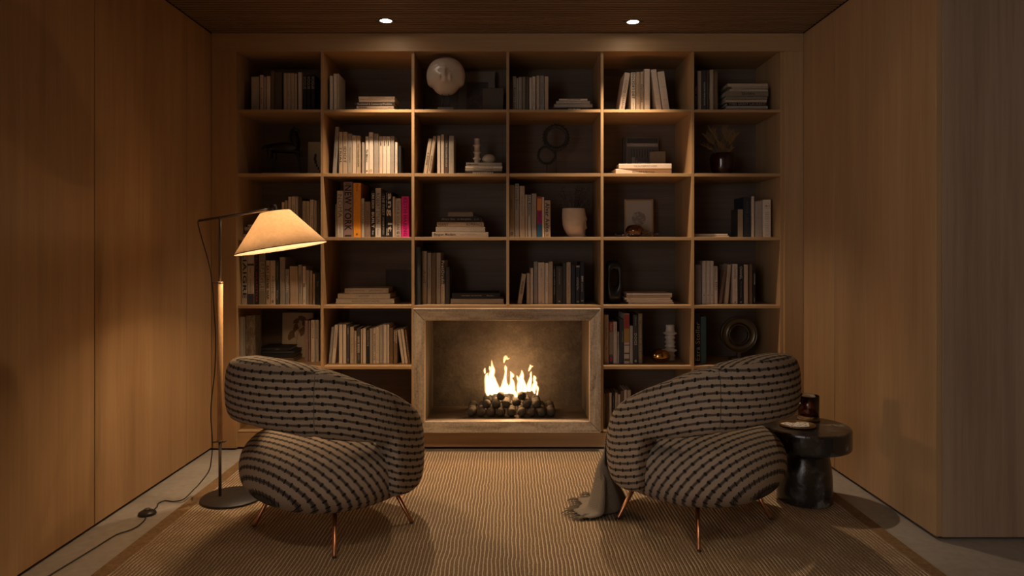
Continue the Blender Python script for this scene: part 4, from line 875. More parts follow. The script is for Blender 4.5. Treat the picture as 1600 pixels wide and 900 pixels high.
# fifth shelf
upright(4, 0, [(374.3, 380.8, 495, 'gy'), (381.2, 383, 495, 'gy'), (383.4, 399, 493, 'mb', {'note': 'with streaked spine'})], Y=4.352, depth=.105)
upright(4, 0, [(476, 481.4, 501, 'mv', {'t': [T('LIVING WITH ART', .55, .9, .4, 'd'), T('an album', .1, .4, .4, 'd')]}), (482, 485.3, 501, 'mv', {'t': [T('LIVING WITH SEA', .3, .9, .5, 'd')]}), (485.7, 491.9, 500, 'cr', {'t': [T('Jasper Dickens', .58, .94, .5, 'k'), T('I', .57, .585, .3, 'k'), T('novels', .06, .2, .3, 'd')]}), (492.3, 498, 500, 'gt', {'t': [T('Jasper Dickens', .58, .94, .5, 'd'), T('o', .55, .58, .3, 'k', 'B'), T('novels', .06, .2, .3, 'd')]})], Y=4.487, first=3)
stack(4, 0, [(392.5, 459, 6.4, 'br', {'Y': 4.47, 'D': .24, 't': [T('INTERIOR ARCHIVE', .38, .72, .28, 'k', 'B')]}), (393.5, 457.6, 6.2, 'bk', {'Y': 4.475, 'D': .25}), (396, 459, 4.4, 'nv', {'Y': 4.48, 'D': .24}), (404.8, 451.5, 5.0, 'bk', {'Y': 4.485, 'D': .2, 't': [T('Lights', .55, .68, .4, 'l')]})])
upright(4, 1, [(513, 517.7, 511, 'gy', {'lean': 4.8, 't': [T('essay', .7, .8, .4, 'l'), T('on', .2, .26, .3, 'l')]}), (518, 523.7, 507.5, 'cr', {'lean': 4.9, 't': [T('EXPRESSIONISM', .4, .86, .5, 'd')]}), (529.4, 535.3, 507, 'cr'), (535.7, 541, 507, 'cr'), (541.4, 546.7, 509, 'dk', {'t': [T('archive', .78, .94, .45, 'w'), T('II', .08, .13, .4, 'l')]}), (547, 553, 511, 'tn', {'t': [T('Les Reines', .3, .7, .45, 'd')]}), (553.3, 557.2, 517, 'tn', {'t': [T('STILL LIVES', .2, .7, .5, 'r')]}), (557.5, 563, 512.5, 'dk', {'t': [T('BOOK BINDERS', .3, .76, .6, 'w', 'B'), T('press', .1, .25, .4, 'l')]}), (563.5, 566.4, 514.5, 'tn'), (566.8, 572, 513, 'cr'), (572.4, 577.3, 513.5, 'bk', {'t': [T('EXPLICITE', .5, .94, .55, 'l')]}), (577.6, 582.8, 513.5, 'gt'), (583.1, 587.2, 512.5, 'cr', {'t': [T('BOHEMIAN LIFE', .1, .84, .45, 'k', 'B')]}), (587.4, 592.6, 511, 'cr', {'t': [T('The Beautiful Guide to Living', .08, .92, .4, 'd')]}), (592.9, 598.6, 508, 'gt', {'t': [T('LEMPEREUR', .12, .78, .55, 'l')]}), (599, 604.4, 507.5, 'cr'), (604.8, 608.4, 507.5, 'cr'), (608.8, 614.4, 512, 'br'), (614.7, 621, 515, 'br', {'t': [T('FROM WORLDS', .6, .96, .3, 'w', 'B', .25), T('YEAR BOOK 8', .66, .96, .3, 'w', 'B', -.2)]}), (628, 632.8, 515, 'cr', {'lean': -7.3}), (633.2, 637.7, 514, 'cr', {'lean': -7.3}), (638.2, 641.6, 515, 'br', {'lean': -6.4, 't': [T('tarsila', .2, .8, .4, 'l')]})])
upright(4, 4, [(943.9, 951, 492, 'cr', {'t': [T('PAINTING', .5, .72, .34, 'd'), T('IX', .28, .34, .3, 'd'), T('acme', .02, .04, .6, 'k')]}), (951.6, 957.9, 503, 'rd', {'note': 'with photo spine', 'b': [(0, .17, 'n'), (.17, .22, 'd'), (.22, .76, 't'), (.76, .99, 'r')], 't': [T('Super', .78, .96, .5, 'w'), T('o', .05, .16, .6, 'R', 'B')]}), (958.3, 964.3, 503, 'cr', {'t': [T('MATERIAL', .72, .96, .3, 'd')]}), (964.7, 967.5, 518.6, 'lg', {'t': [T('NOVELS', .5, .9, .5, 'k')]}), (967.9, 974.8, 499, 'dk', {'t': [T('THE SUMMER', .48, .74, .2, 'w', '', .2)]}), (975.1, 983.7, 490, 'cr', {'note': 'with red photo spine', 'b': [(.7, .99, 'r'), (.42, .7, 'g'), (.36, .38, 'd'), (.19, .22, 'd'), (.05, .1, 'd')]}), (984.2, 989, 509, 'lg'), (989.3, 997, 492, 'dk', {'t': [T('DOGS', .38, .62, .5, 'w'), T('Photography', .78, .95, .3, 'l'), T('o', .03, .08, .4, 'w', 'B')]}), (997.4, 1004, 490, 'ol', {'t': [T('WONDER OF THE DEEP', .08, .8, .34, 'y', 'B'), T('G', .87, .94, .5, 'y')]})])
upright(4, 5, [(1085.4, 1094.5, 489, 'bk', {'t': [T('Ezra Stoller', .06, .82, .76, 'l', 'U')]}), (1095, 1104, 495, 'tl')])
# bottom shelf
upright(5, 4, [(943.8, 946, 615, 'gt'), (946.3, 951.5, 614, 'br', {'t': [T('poems', .6, .85, .4, 'k')]}), (951.8, 955.9, 614, 'cr'), (956.2, 960.7, 613, 'bk', {'t': [T('seventy stories', .2, .9, .4, 'l')]}), (961, 965.5, 613.5, 'tn', {'t': [T('RIVER', .5, .7, .4, 'd')]}), (965.8, 969.4, 616, 'cr'), (969.8, 974.6, 611, 'br'), (975, 979.8, 609.5, 'cr'), (980.2, 986, 609.5, 'tn')], Y=4.42)

# ---------------------------------------------------------------- things on the shelves
def stand(name, r, label, cat, px, Y, **kw): return empty(name, (X(px, Y), Y, SH[r]+.0006), label=label, cat=cat, **kw)
# mask head on a stand
Ym = 4.40
mk_ = stand('head_sculpture', 0, 'round glazed cream face sculpture on a stand, top shelf, third column', 'sculpture', 696.7, Ym)
MC = Vector((0, 0, Z(118.7, Ym)-SH[0]-.0006)); R1 = 30.4*Ym/F
def gauss(x, z, cx, cz, sx, sz): return math.exp(-((x-cx)/sx)**2-((z-cz)/sz)**2)
def outline(a):                         # radius of the silhouette against angle (0 = right, pi/2 = up)
    d_ = math.degrees(a) % 360; d_ = d_ if d_ <= 270 else 540-d_; d_ = d_ if d_ >= 90 else 180-d_
    return interp_l(d_, [(90, 1.0), (130, 1.0), (170, .99), (195, 1.0), (206, 1.025), (213, 1.0), (218, .945), (223, .92), (229, .93), (236, .97), (250, 1.005), (270, 1.0), (300, 1)], 1)
g, u = [], []
for i in range(43):
    rho = math.sin(PI*i/42*.5) if i <= 42 else 1
    rw_ = []
    for j in range(96):
        a = 2*PI*j/96; rr = R1*outline(a)*rho
        x, z = rr*math.cos(a), rr*math.sin(a); q = z/R1, x/R1
        dpt = .06*math.sqrt(max(0, 1-rho**2.4))
        f = 0
        xn, zn = x/R1, z/R1
        f += .016*gauss(xn, zn, 0, .06, .40, .52)
        f += .011*gauss(xn, zn, 0, .08, .07, .20)+.011*gauss(xn, zn, 0, -.04, .085, .075)           # nose
        f += -.012*(gauss(xn, zn, .19, .17, .13, .075)+gauss(xn, zn, -.19, .17, .13, .075))
        f += .007*(gauss(xn, zn, .19, .155, .085, .04)+gauss(xn, zn, -.19, .155, .085, .04))         # lids
        f += .009*(gauss(xn, zn, 0, -.2, .13, .032)+gauss(xn, zn, 0, -.27, .11, .035))-.006*gauss(xn, zn, 0, -.235, .13, .015)
        f += .012*gauss(xn, zn, 0, -.42, .16, .09)
        f += .012*(gauss(xn, zn, .27, -.2, .07, .14)+gauss(xn, zn, -.27, -.2, .07, .14))
        hl = .46-.10*abs(xn)*2+.10*gauss(xn, 0, .2, 0, .15, 1)+.10*gauss(xn, 0, -.2, 0, .15, 1)
        f += .006*(1/(1+math.exp(-(zn-hl)/.03))) if abs(xn) < .8 else 0
        rw_.append(Vector((x, -dpt-f*(1-rho**6), z))+MC)
    g.append(rw_); u.append([(0, 0)]*96)
back = []
for k, s in ((.6, .985), (1.0, .9), (1.2, .6), (1.25, .02)):
    g.append([Vector((R1*outline(2*PI*j/96)*s*math.cos(2*PI*j/96), .03*k, R1*outline(2*PI*j/96)*s*math.sin(2*PI*j/96)))+MC for j in range(96)]); u.append([(0, 0)]*96)
g[0] = [p+Vector((.0001*math.cos(2*PI*j/96), 0, .0001*math.sin(2*PI*j/96))) for j, p in enumerate(g[0])]
surf('face', g, u, ceram_g, mk_, True, True)
box('stand_base', -.05, .05, -.035, .055, 0, .024, gunmetal, mk_, .001)
for s in (-1, 1): tube('stand_pin', [(s*.021, .0, .024), (s*.021, .0, MC.z-R1+.012), (s*.021, -.03, MC.z-R1+.0)], .003, blackp, mk_, 8)
# framed picture and small canvas behind
def leaning(name, r, x0, x1, ytop, Yf, th_, label, cat, m, tilt=.05, **kw):
    o = empty(name, (X((x0+x1)/2, Yf), Yf, SH[r]+.0008+th_*tilt), label=label, cat=cat, **kw)
    H = Z(ytop, Yf)-SH[r]; W = X(x1, Yf)-X(x0, Yf); o.rotation_euler = (-tilt, 0, 0)
    return o, W, H
mat_gy = plain('mount_board', (.19, .16, .13), .8, 0, .2, .05); 
art_m = mottled('dark_landscape_print', [(.3, (.015, .012, .012)), (.5, (.05, .035, .03)), (.62, (.16, .06, .025)), (.72, (.07, .06, .055))], 7, .6, 0)
o, W, H = leaning('framed_picture', 0, 716, 773.6, 111, 4.66, .02, 'large mounted picture of a dark landscape leaning behind the face sculpture', 'picture', None)
box('frame', -W/2, W/2, 0, .014, 0, H, mat_gy, o, .001)
quad(o, 'print', -W/2+13*4.66/F, W/2-10.6*4.66/F, .004, H-17*4.66/F, -.0006, art_m)
cv = plain('raw_canvas', (.17, .14, .105), .9, 0, .1, .08, 90)
o, W, H = leaning('canvas', 0, 754, 786.7, 137.5, 4.62, .02, 'small plain olive canvas leaning against the mounted picture, top shelf', 'canvas', None)
box('stretched_canvas', -W/2, W/2, 0, .016, 0, H, cv, o, .0015); box('edge_fold', -W/2+.001, W/2-.001, .0162, .018, .002, H-.002, cv, o)
# horse
Yh = 4.50
hs = stand('horse_statue', 1, 'dark bronze horse statue with one raised foreleg on a pale slab', 'statue', 441, Yh)
box('slab', X(413, Yh)-X(441, Yh), X(469.6, Yh)-X(441, Yh), -.045, .045, 0, .018, plain('pale_stone', (.42, .36, .29), .5, 0, .5, .1), hs, .001)
def hp(cx, cy, y=0): return Vector((X(365+cx/9, Yh)-X(441, Yh), y, Z(175+cy/9-.6, Yh)-SH[1]))
def skin_obj(name, verts, edges, radii, m, parent, root=0, sub=2):
    me = bpy.data.meshes.new(name); me.from_pydata([tuple(v) for v in verts], edges, []); me.update()
    o = newobj(name, me, m, parent)
    md = o.modifiers.new('skin', 'SKIN'); md.use_smooth_shade = True
    for i, r_ in enumerate(radii):
        r_ = r_ if isinstance(r_, tuple) else (r_, r_)
        me.skin_vertices[0].data[i].radius = r_; me.skin_vertices[0].data[i].use_root = (i == root)
    ms_ = o.modifiers.new('sub', 'SUBSURF'); ms_.levels = sub; ms_.render_levels = sub
    return o
u_ = Yh/F/9
HV = [hp(560, 505), hp(680, 505), hp(800, 500), hp(880, 490), hp(870, 400), hp(848, 300), hp(850, 245), hp(895, 262), hp(935, 300),   # 0-8 trunk, neck, head
      hp(480, 480), hp(425, 500), hp(395, 535),                                                                                     # tail 9-11
      hp(520, 560, -.022), hp(525, 640, -.026), hp(490, 720, -.026), hp(480, 800, -.026), hp(478, 845, -.026),                         # hind near 12-16
      hp(545, 560, .022), hp(565, 640, .026), hp(530, 720, .026), hp(522, 800, .026), hp(525, 845, .026),                           # hind far 17-21
      hp(890, 590, .022), hp(900, 680, .024), hp(915, 770, .024), hp(925, 845, .024),                                                  # fore standing 22-25
      hp(895, 570, -.022), hp(950, 585, -.024), hp(978, 610, -.024), hp(960, 655, -.024)]                                              # fore raised 26-29
HE = [(0, 1), (1, 2), (2, 3), (3, 4), (4, 5), (5, 6), (6, 7), (7, 8), (0, 9), (9, 10), (10, 11), (0, 12), (12, 13), (13, 14), (14, 15), (15, 16), (0, 17), (17, 18), (18, 19), (19, 20), (20, 21), (2, 22), (22, 23), (23, 24), (24, 25), (2, 26), (26, 27), (27, 28), (28, 29)]
HR = [92, 88, 94, 84, 84, 64, 48, 34, 20, 22, 24, 10, 52, 32, 17, 15, 18, 50, 30, 16, 15, 18, 34, 19, 15, 17, 34, 21, 15, 14]
skin_obj('body', HV, HE, [v*u_*.92 for v in HR], bronze, hs)
skin_obj('ears', [hp(860, 245, -.01), hp(868, 205, -.012)], [(0, 1)], [12*u_, 4*u_], bronze, hs, 0, 1)
skin_obj('ears', [hp(850, 240, .01), hp(856, 202, .012)], [(0, 1)], [12*u_, 4*u_], bronze, hs, 0, 1)
skin_obj('mane', [hp(838, 232), hp(800, 290), hp(784, 370), hp(768, 425)], [(0, 1), (1, 2), (2, 3)], [(10*u_, 16*u_), (12*u_, 18*u_), (12*u_, 20*u_), (9*u_, 12*u_)], bronze, hs, 0, 1)
# picture with botanical figure beside the horse
paper = plain('paper_cream', (.46, .38, .29), .8, 0, .2, .05); inkm = plain('etching_ink', (.05, .035, .025), .8)
o, W, H = leaning('art_print', 1, 480.5, 516, 221.7, 4.66, .02, 'cream art print of a seed head leaning behind the bronze horse', 'picture', None)
box('board', -W/2, W/2, 0, .012, 0, H, paper, o, .001)
bm = bmesh.new()
for (a, c, rr) in ((.34, .62, .055), (.32, .54, .06), (.35, .46, .055), (.40, .36, .04), (.47, .28, .035), (.55, .2, .03), (.62, .12, .028)):
    bmesh.ops.create_circle(bm, cap_ends=True, segments=10, radius=1, matrix=Matrix.Translation((-W/2+a*W, -.0008, c*H)) @ Matrix.Rotation(PI/2, 4, 'X') @ Matrix.Diagonal((rr*W, rr*W*1.9, 1, 1)))
flush(bm, 'drawing', inkm, o)
# totem vases
def totem(name, r, px, Y, prof, label, m, zbase=None):
    o = empty(name, (X(px, Y), Y, zbase if zbase is not None else SH[r]+.0006), label=label, cat='vase')
    lathe('body', prof, m, o, 40); return o
k_ = 4.47/F
def flange_prof(rows, h):
    out = [(0, 0)]
    for z, r_ in rows: out.append((r_*k_, z*k_))
    return out
tv = totem('totem_vase', 1, 745.5, 4.47, flange_prof([(0, 4.2), (3, 4.3), (5.5, 4.5), (7, 6.6), (8.4, 6.6), (9.2, 4.4), (15.5, 4.3), (17, 6.2), (18.2, 6.2), (19, 4.3), (26, 4.2), (27.5, 6.6), (28.8, 6.6), (29.6, 4.2), (36, 4.1), (38.6, 4.3), (39, 4.0), (39, 3), (30, 2.8)], 0)+[(0, 30*k_)], 'ridged cream ceramic vase standing on the book stack, second shelf', ceram_w, zst3+.0003)
lathe('inner_rim', [(2.85*k_, 36.0*k_), (2.95*k_, 38.95*k_), (2.7*k_, 38.9*k_), (2.6*k_, 36*k_)], ceram_w, tv, 32, closed=True)
pb = lathe('pebble', [(0, 0), (4*k_, .1*k_), (8*k_, 1.6*k_), (10.6*k_, 5*k_), (10.9*k_, 7*k_), (9.4*k_, 10.6*k_), (6*k_, 13.6*k_), (2.5*k_, 14.5*k_), (0, 14.6*k_)], mottled('sand_stone', [(.3, (.4, .32, .24)), (.7, (.52, .43, .34))], 30, .8, .1), None, 32, (X(764, 4.47), 4.47, zst3+.0003), sx=1, sy=.85); tag(pb, 'smooth egg-shaped sandstone pebble lying on the book stack, second shelf', 'stone')
k_ = 4.55/F
tv2 = totem('totem_vase', 4, 1047, 4.55, flange_prof([(0, 7.5), (1.5, 8.2), (3, 7.8), (5.5, 6.2), (7, 8.4), (8, 8), (10.5, 6), (13.5, 7.2), (15.2, 10.6), (16.2, 10.4), (18, 7.2), (20, 6.6), (21.5, 8.6), (22.5, 8.2), (24.5, 6.4), (26.5, 7), (28.2, 8.8), (29.2, 8.4), (31, 6.3), (33.5, 7), (35.2, 8.4), (36.2, 7.9), (38, 6.3), (40, 7.4), (42, 11), (43, 10.6), (45, 7.2), (47.5, 6.6), (52, 6.4), (55, 6.8), (55.6, 6.4), (55.4, 5.2), (46, 4.6)], 0)+[(0, 46*k_)], 'tall ridged ivory ceramic vase behind the gold pebble, fifth shelf', plain('ivory_glaze', (.6, .52, .43), .3, 0, .5))
lathe('inner_rim', [(4.7*k_, 50*k_), (5.1*k_, 55.2*k_), (4.9*k_, 55.1*k_), (4.5*k_, 50*k_)], ceram_w, tv2, 32, closed=True)
gold = plain('gold_lustre', (.55, .34, .12), .12, 1.0)
kg = 4.46/F
gp = lathe('gold_pebble', [(0, 0), (7*kg, .2*kg), (12*kg, 3*kg), (15.2*kg, 8*kg), (15.4*kg, 11*kg), (13.2*kg, 16*kg), (9*kg, 19.8*kg), (4*kg, 21.4*kg), (0, 21.7*kg)], gold, None, 40, (X(1031.5, 4.46), 4.46, SH[4]+.0006), sy=.8); tag(gp, 'shiny gold pebble ornament before the tall ridged vase', 'ornament')
# beaded rings on a stand
Yr = 4.55
br_ = stand('ring_sculpture', 1, 'two linked black beaded rings mounted on a small base', 'sculpture', 869, Yr)
box('base', X(858, Yr)-X(869, Yr), X(881.5, Yr)-X(869, Yr), -.04, .04, 0, .018, gunmetal, br_, .001)
bead_me = None
def bead_ring(name, px, py, ro, ri, nb, yoff):
    global bead_me
    cx, cz = X(px, Yr)-X(869, Yr), Z(py, Yr)-SH[1]-.0006; R = (ro+ri)/2*Yr/F; r_ = (ro-ri)/2*Yr/F
    bm = bmesh.new(); segs, sub = 72, 10; V = []
    for i in range(segs):
        a = 2*PI*i/segs
        V.append([bm.verts.new((cx+(R+r_*.62*math.cos(2*PI*j/sub))*math.cos(a), yoff+r_*.62*math.sin(2*PI*j/sub), cz+(R+r_*.62*math.cos(2*PI*j/sub))*math.sin(a))) for j in range(sub)])
    for i in range(segs):
        for j in range(sub): bm.faces.new((V[i][j], V[i][(j+1) % sub], V[(i+1) % segs][(j+1) % sub], V[(i+1) % segs][j]))
    hoop = flush(bm, name, blackp, br_, True)
    bb = bmesh.new(); bmesh.ops.create_uvsphere(bb, u_segments=8, v_segments=6, radius=r_*.36); me = bpy.data.meshes.new('bead'); bb.to_mesh(me); bb.free(); me.materials.append(blackp)
    for p in me.polygons: p.use_smooth = True
    for i in range(nb):
        a = 2*PI*i/nb
        for q in (0, PI*.5, PI, -PI*.5):
            o = bpy.data.objects.new('bead', me); COL.objects.link(o); o.parent = hoop
            o.location = (cx+(R+r_*.68*math.cos(q))*math.cos(a), yoff+r_*.68*math.sin(q), cz+(R+r_*.68*math.cos(q))*math.sin(a))
bead_ring('large_ring', 869, 215, 21.8, 14, 26, 0); bead_ring('small_ring', 854.5, 242, 16, 10.6, 20, .016)
tube('rod', [(0, 0, .018), (0, 0, Z(236.2, Yr)-SH[1])], .0026, blackp, br_, 8)
tube('rod', [(X(854.5, Yr)-X(869, Yr), .012, Z(257, Yr)-SH[1]), (X(854.5, Yr)-X(869, Yr), .012, .004), (-.03, .012, .004)], .0026, blackp, br_, 8)
# standing photo book and small canvas (second shelf, fifth column)
o, W, H = leaning('photo_book', 1, 979.5, 1029, 215, 4.66, .03, 'dark photo book standing face out with a grey arched doorway cover', 'book', None)
box('cover', -W/2, W/2, 0, .004, 0, H, cov['gy'], o); box('spine', -W/2-.026, -W/2-.0005, .0, .03, 0, H, cov['dk'], o, .001)
box('page_block', -W/2+.002, W/2-.004, .0045, .028, .003, H-.003, pg, o); box('back_cover', -W/2, W/2, .0285, .032, 0, H, cov['dk'], o)
dkq = plain('print_shadow', (.03, .027, .027), .7); mdq = plain('print_mid', (.085, .078, .075), .7); ltq = plain('print_light', (.22, .2, .19), .7)
quad(o, 'photo', -W/2+.002, W/2-.002, .002, H*.78, -.0006, mdq); quad(o, 'photo', -W/2+.002, W/2-.002, H*.86, H-.002, -.0006, dkq)
for i in range(9): quad(o, 'photo', -W/2+.03+.018*i, -W/2+.036+.018*i, H*.5+.012*(i % 2), H*.72, -.001, dkq)
quad(o, 'photo', -W/2+.035, -W/2+.055, .004, H*.52, -.0012, ltq); quad(o, 'photo', -W/2+.062, -W/2+.07, .004, H*.45, -.0012, ltq); quad(o, 'photo', -W/2+.075, W/2-.04, .004, H*.4, -.0012, sl_ if False else cov['gy'])
text_on(o, 'Timeless Living', (.0, -.0014, H*.82), W*.74, H*.085, ink['l'])
o, W, H = leaning('canvas', 1, 1015.5, 1040.5, 236.7, 4.62, .02, 'small olive canvas leaning before the arched doorway photo book', 'canvas', None)
box('stretched_canvas', -W/2, W/2, 0, .014, 0, H, cov['ol'], o, .001); box('edge_fold', -W/2+.001, W/2-.001, .0142, .016, .002, H-.002, cv, o)
# oxblood vase with dried palms
Yv = 4.5; kv = Yv/F
ox = plain('oxblood_glaze', (.022, .005, .005), .1, 0, .7)
vs_ = stand('vase', 1, 'glossy oxblood vase of dried grasses, second shelf, sixth column', 'vase', 1128.7, Yv)
lathe('body', [(0, 0), (13*kv, 0), (14.5*kv, 1.5*kv), (17.4*kv, 12*kv), (19*kv, 22*kv), (19.2*kv, 27*kv), (18*kv, 33*kv), (16.4*kv, 35.6*kv), (15.4*kv, 35.2*kv), (16*kv, 31*kv), (15*kv, 6*kv), (0, 4*kv)], ox, vs_, 48)
dry = plain('dried_grass', (.26, .155, .06), .9, 0, .2, .2, 50); dry2 = plain('dried_dark', (.035, .022, .016), .9)
dg_ = empty('dried_grasses', (X(1128.7, Yv), Yv, SH[1]+.0006+30*kv), label='bunch of dried tan grasses standing in the oxblood vase', cat='dried flowers')
for k, (px, py, rr) in enumerate(((1104, 210, 16), (1112, 202, 16), (1100, 226, 14), (1126, 222, 14), (1134, 198, 14), (1140, 206, 14), (1147, 212, 16), (1152, 208, 13), (1131, 226, 10), (1143, 232, 12))):
    tip = Vector((X(px, Yv)-X(1128.7, Yv), random.uniform(-.03, .03), Z(py, Yv)-SH[1]-30*kv)); base = Vector((tip.x*.12, tip.y*.2, -.06))
    mid = base.lerp(tip, .55)+Vector((-tip.x*.18, 0, .02)); line = spline([base, mid, tip], 6)
    bm = bmesh.new(); tube_bm(bm, line, [.0016]*(len(line)-1)+[.0006], 4)
    st = flush(bm, 'stem', dry, dg_)
    bm = bmesh.new(); ax_ = (tip-mid).normalized()
    for q in range(16):
        c_ = mid.lerp(tip, .15+.85*q/15); s_ = -1 if q % 2 else 1
        d_ = (ax_*.9+Vector((s_*.75, random.uniform(-.5, .5), 0))).normalized(); l = random.uniform(.6, 1.1)*rr*kv*.62
        w_ = Vector((d_.z, 0, -d_.x)).normalized()*.0024
        tube_bm(bm, [c_, c_+d_*l*.5, c_+d_*l], [.0012, .0024, .0004], 4)
    tag(flush(bm, 'spikelet_leaves', dry, st), kind='stuff')
# face planter with dark dried stems
Yp = 4.5; kp = Yp/F
fpn = stand('face_planter', 2, 'matt cream head-shaped planter in profile holding dark dried twigs', 'planter', 898, Yp)
g, u = [], []
Hh = Z(326, Yp)-SH[2]
LFT = [(0, 6), (.03, 8.5), (.1, 11.8), (.17, 14), (.3, 17.2), (.45, 19), (.7, 19.8), (1, 19.2)]
RGT = [(0, 15), (.05, 15.8), (.2, 15.4), (.35, 15.2), (.6, 16.6), (.8, 17.2), (1, 15.6)]
for i in range(61):
    f = i/60; z = Hh*f; rw_ = []
    for j in range(64):
        a = 2*PI*j/64; c, s = math.cos(a), math.sin(a)
        rr = interp_l(f, RGT, 1) if c > 0 else interp_l(f, LFT, 1); base = interp(f, [(0, 7.5), (.15, 12.5), (.4, 16), (1, 16)])
        rad = (base*(1-c*c)+rr*c*c); da = ((a+PI) % (2*PI))-PI
        ft = 3.6*math.exp(-(da/.16)**2)*math.exp(-((f-.33)/.06)**2)+2.4*math.exp(-(da/.13)**2)*math.exp(-((f-.44)/.1)**2)     # nose
        ft += 2.2*math.exp(-(da/.22)**2)*(math.exp(-((f-.215)/.022)**2)+math.exp(-((f-.16)/.022)**2))+2.2*math.exp(-(da/.3)**2)*math.exp(-((f-.055)/.05)**2)
        ft += 2.6*math.exp(-(da/.6)**2)*math.exp(-((f-.64)/.09)**2)-1.8*(math.exp(-((abs(da)-.36)/.16)**2))*math.exp(-((f-.5)/.06)**2)
        rw_.append(Vector(((rad+ft)*kp*c, (rad+ft*.3)*kp*s*.92, z)))
    g.append(rw_); u.append([(0, 0)]*64)
for sc_, z in ((.9, Hh+.0005), (.86, Hh*.95), (.84, Hh*.8), (.6, Hh*.7)):
    g.append([Vector((p.x*sc_, p.y*sc_, z)) for p in g[60]]); u.append([(0, 0)]*64)
surf('head', g, u, plain('matt_cream', (.58, .46, .34), .7, 0, .3, .05), fpn, True, True)
tw = empty('dried_twigs', (X(895, Yp), Yp, SH[2]+Hh*.9), label='spray of dark dried twigs with seed heads standing in the face planter', cat='dried flowers')
for k in range(22):
    px = random.choice([random.uniform(862, 895), random.uniform(890, 924), random.uniform(900, 924)]); py = random.uniform(289, 322)
    tip = Vector((X(px, Yp)-X(895, Yp), random.uniform(-.05, .05), Z(py, Yp)-SH[2]-Hh*.9)); base = Vector((tip.x*.2, tip.y*.2, -.02)); mid = base.lerp(tip, .5)+Vector((0, 0, .012))
    line = spline([base, mid, tip], 5); bm = bmesh.new(); tube_bm(bm, line, [.0011]*len(line), 4); st = flush(bm, 'stem', dry2, tw)
    bm = bmesh.new()
    for q in range(7):
        c_ = mid.lerp(tip, q/6)+Vector((random.uniform(-.014, .014), random.uniform(-.01, .01), random.uniform(-.01, .014)))
        bmesh.ops.create_icosphere(bm, subdivisions=1, radius=random.uniform(.0022, .0042), matrix=Matrix.Translation(c_))
    tag(flush(bm, 'seed_heads', dry2, st, True), kind='stuff')
# moon print in a wooden frame, amber globe, berry garland
o, W, H = leaning('framed_print', 2, 976, 1021.2, 311.5, 4.63, .02, 'oak framed print of a moon drawing behind the amber globe', 'picture', None, .04)
fw = .010
box('frame_side', -W/2, -W/2+fw, 0, .018, 0, H, oak_v, o, .001); box('frame_side', W/2-fw, W/2, 0, .018, 0, H, oak_v, o, .001)
box('frame_top', -W/2+fw+.0003, W/2-fw-.0003, 0, .018, H-fw, H, oak_x, o, .001); box('frame_bottom', -W/2+fw+.0003, W/2-fw-.0003, 0, .018, 0, fw, oak_x, o, .001)
box('mount', -W/2+fw, W/2-fw, .006, .012, fw, H-fw, plain('mount_ivory', (.44, .37, .30), .8, 0, .2), o)
moon = mottled('moon_drawing', [(.4, (.37, .31, .25)), (.52, (.2, .165, .13)), (.62, (.35, .29, .23))], 26, .8, 0, 80)
bm = bmesh.new(); bmesh.ops.create_circle(bm, cap_ends=True, segments=40, radius=10.8*4.63/F, matrix=Matrix.Translation((0, .0054, H*.50)) @ Matrix.Rotation(PI/2, 4, 'X')); flush(bm, 'drawing', moon, o)
Ya = 4.48; ka = Ya/F
ag = plain('amber_mirror_glass', (.20, .105, .045), .1, .85)
a_ = lathe('globe_ornament', [(0, 0), (6*ka, .1*ka), (11*ka, 3*ka), (14.1*ka, 9*ka), (13.6*ka, 13*ka), (10.8*ka, 17.4*ka), (6*ka, 19.6*ka), (0, 20.2*ka)], ag, None, 40, (X(991.3, Ya), Ya, SH[2]+.0006)); tag(a_, 'squat amber glass globe before the moon print', 'ornament')
gar = empty('berry_garland', (X(995, 4.42), 4.42, SH[2]+.0006), label='dark berry twig lying in front of the amber globe', cat='twig')
line = spline([Vector((X(px, 4.415)-X(995, 4.42), -.002+.006*math.sin(px), .006+h)) for px, h in ((956, .0), (968, .006), (980, .012), (990, .018), (1000, .014), (1012, .022), (1020, .014), (1031, .012))], 5)
tube('twig', line, .0013, dry2, gar, 5)
bm = bmesh.new(); bmesh.ops.create_icosphere(bm, subdivisions=2, radius=1); bme = bpy.data.meshes.new('berry'); bm.to_mesh(bme); bm.free(); bme.materials.append(plain('dark_berry', (.03, .012, .012), .25, 0, .6))
for p in bme.polygons: p.use_smooth = True
for k in range(44):
    p = line[int(len(line)*(.18+.8*k/44))] if k else line[3]
    q = bpy.data.objects.new('berry', bme); COL.objects.link(q); q.parent = gar; r_ = random.uniform(.0028, .0048); q.scale = (r_,)*3
    q.location = (p.x+random.uniform(-.006, .006), p.y+random.uniform(-.012, .002), max(r_, p.z+random.uniform(-.012, .014)))
# slate panel (fourth shelf, second column)
o, W, H = leaning('slate_panel', 3, 602.5, 645, 422, 4.68, .02, 'dark slate coloured panel leaning behind the stack of three pale books', 'panel', None, .03)
box('board', -W/2, W/2, 0, .012, 0, H, cov['sl'], o, .001); quad(o, 'caption', -W*.16, W*.2, H*.46, H*.468, -.0006, ink['d'])
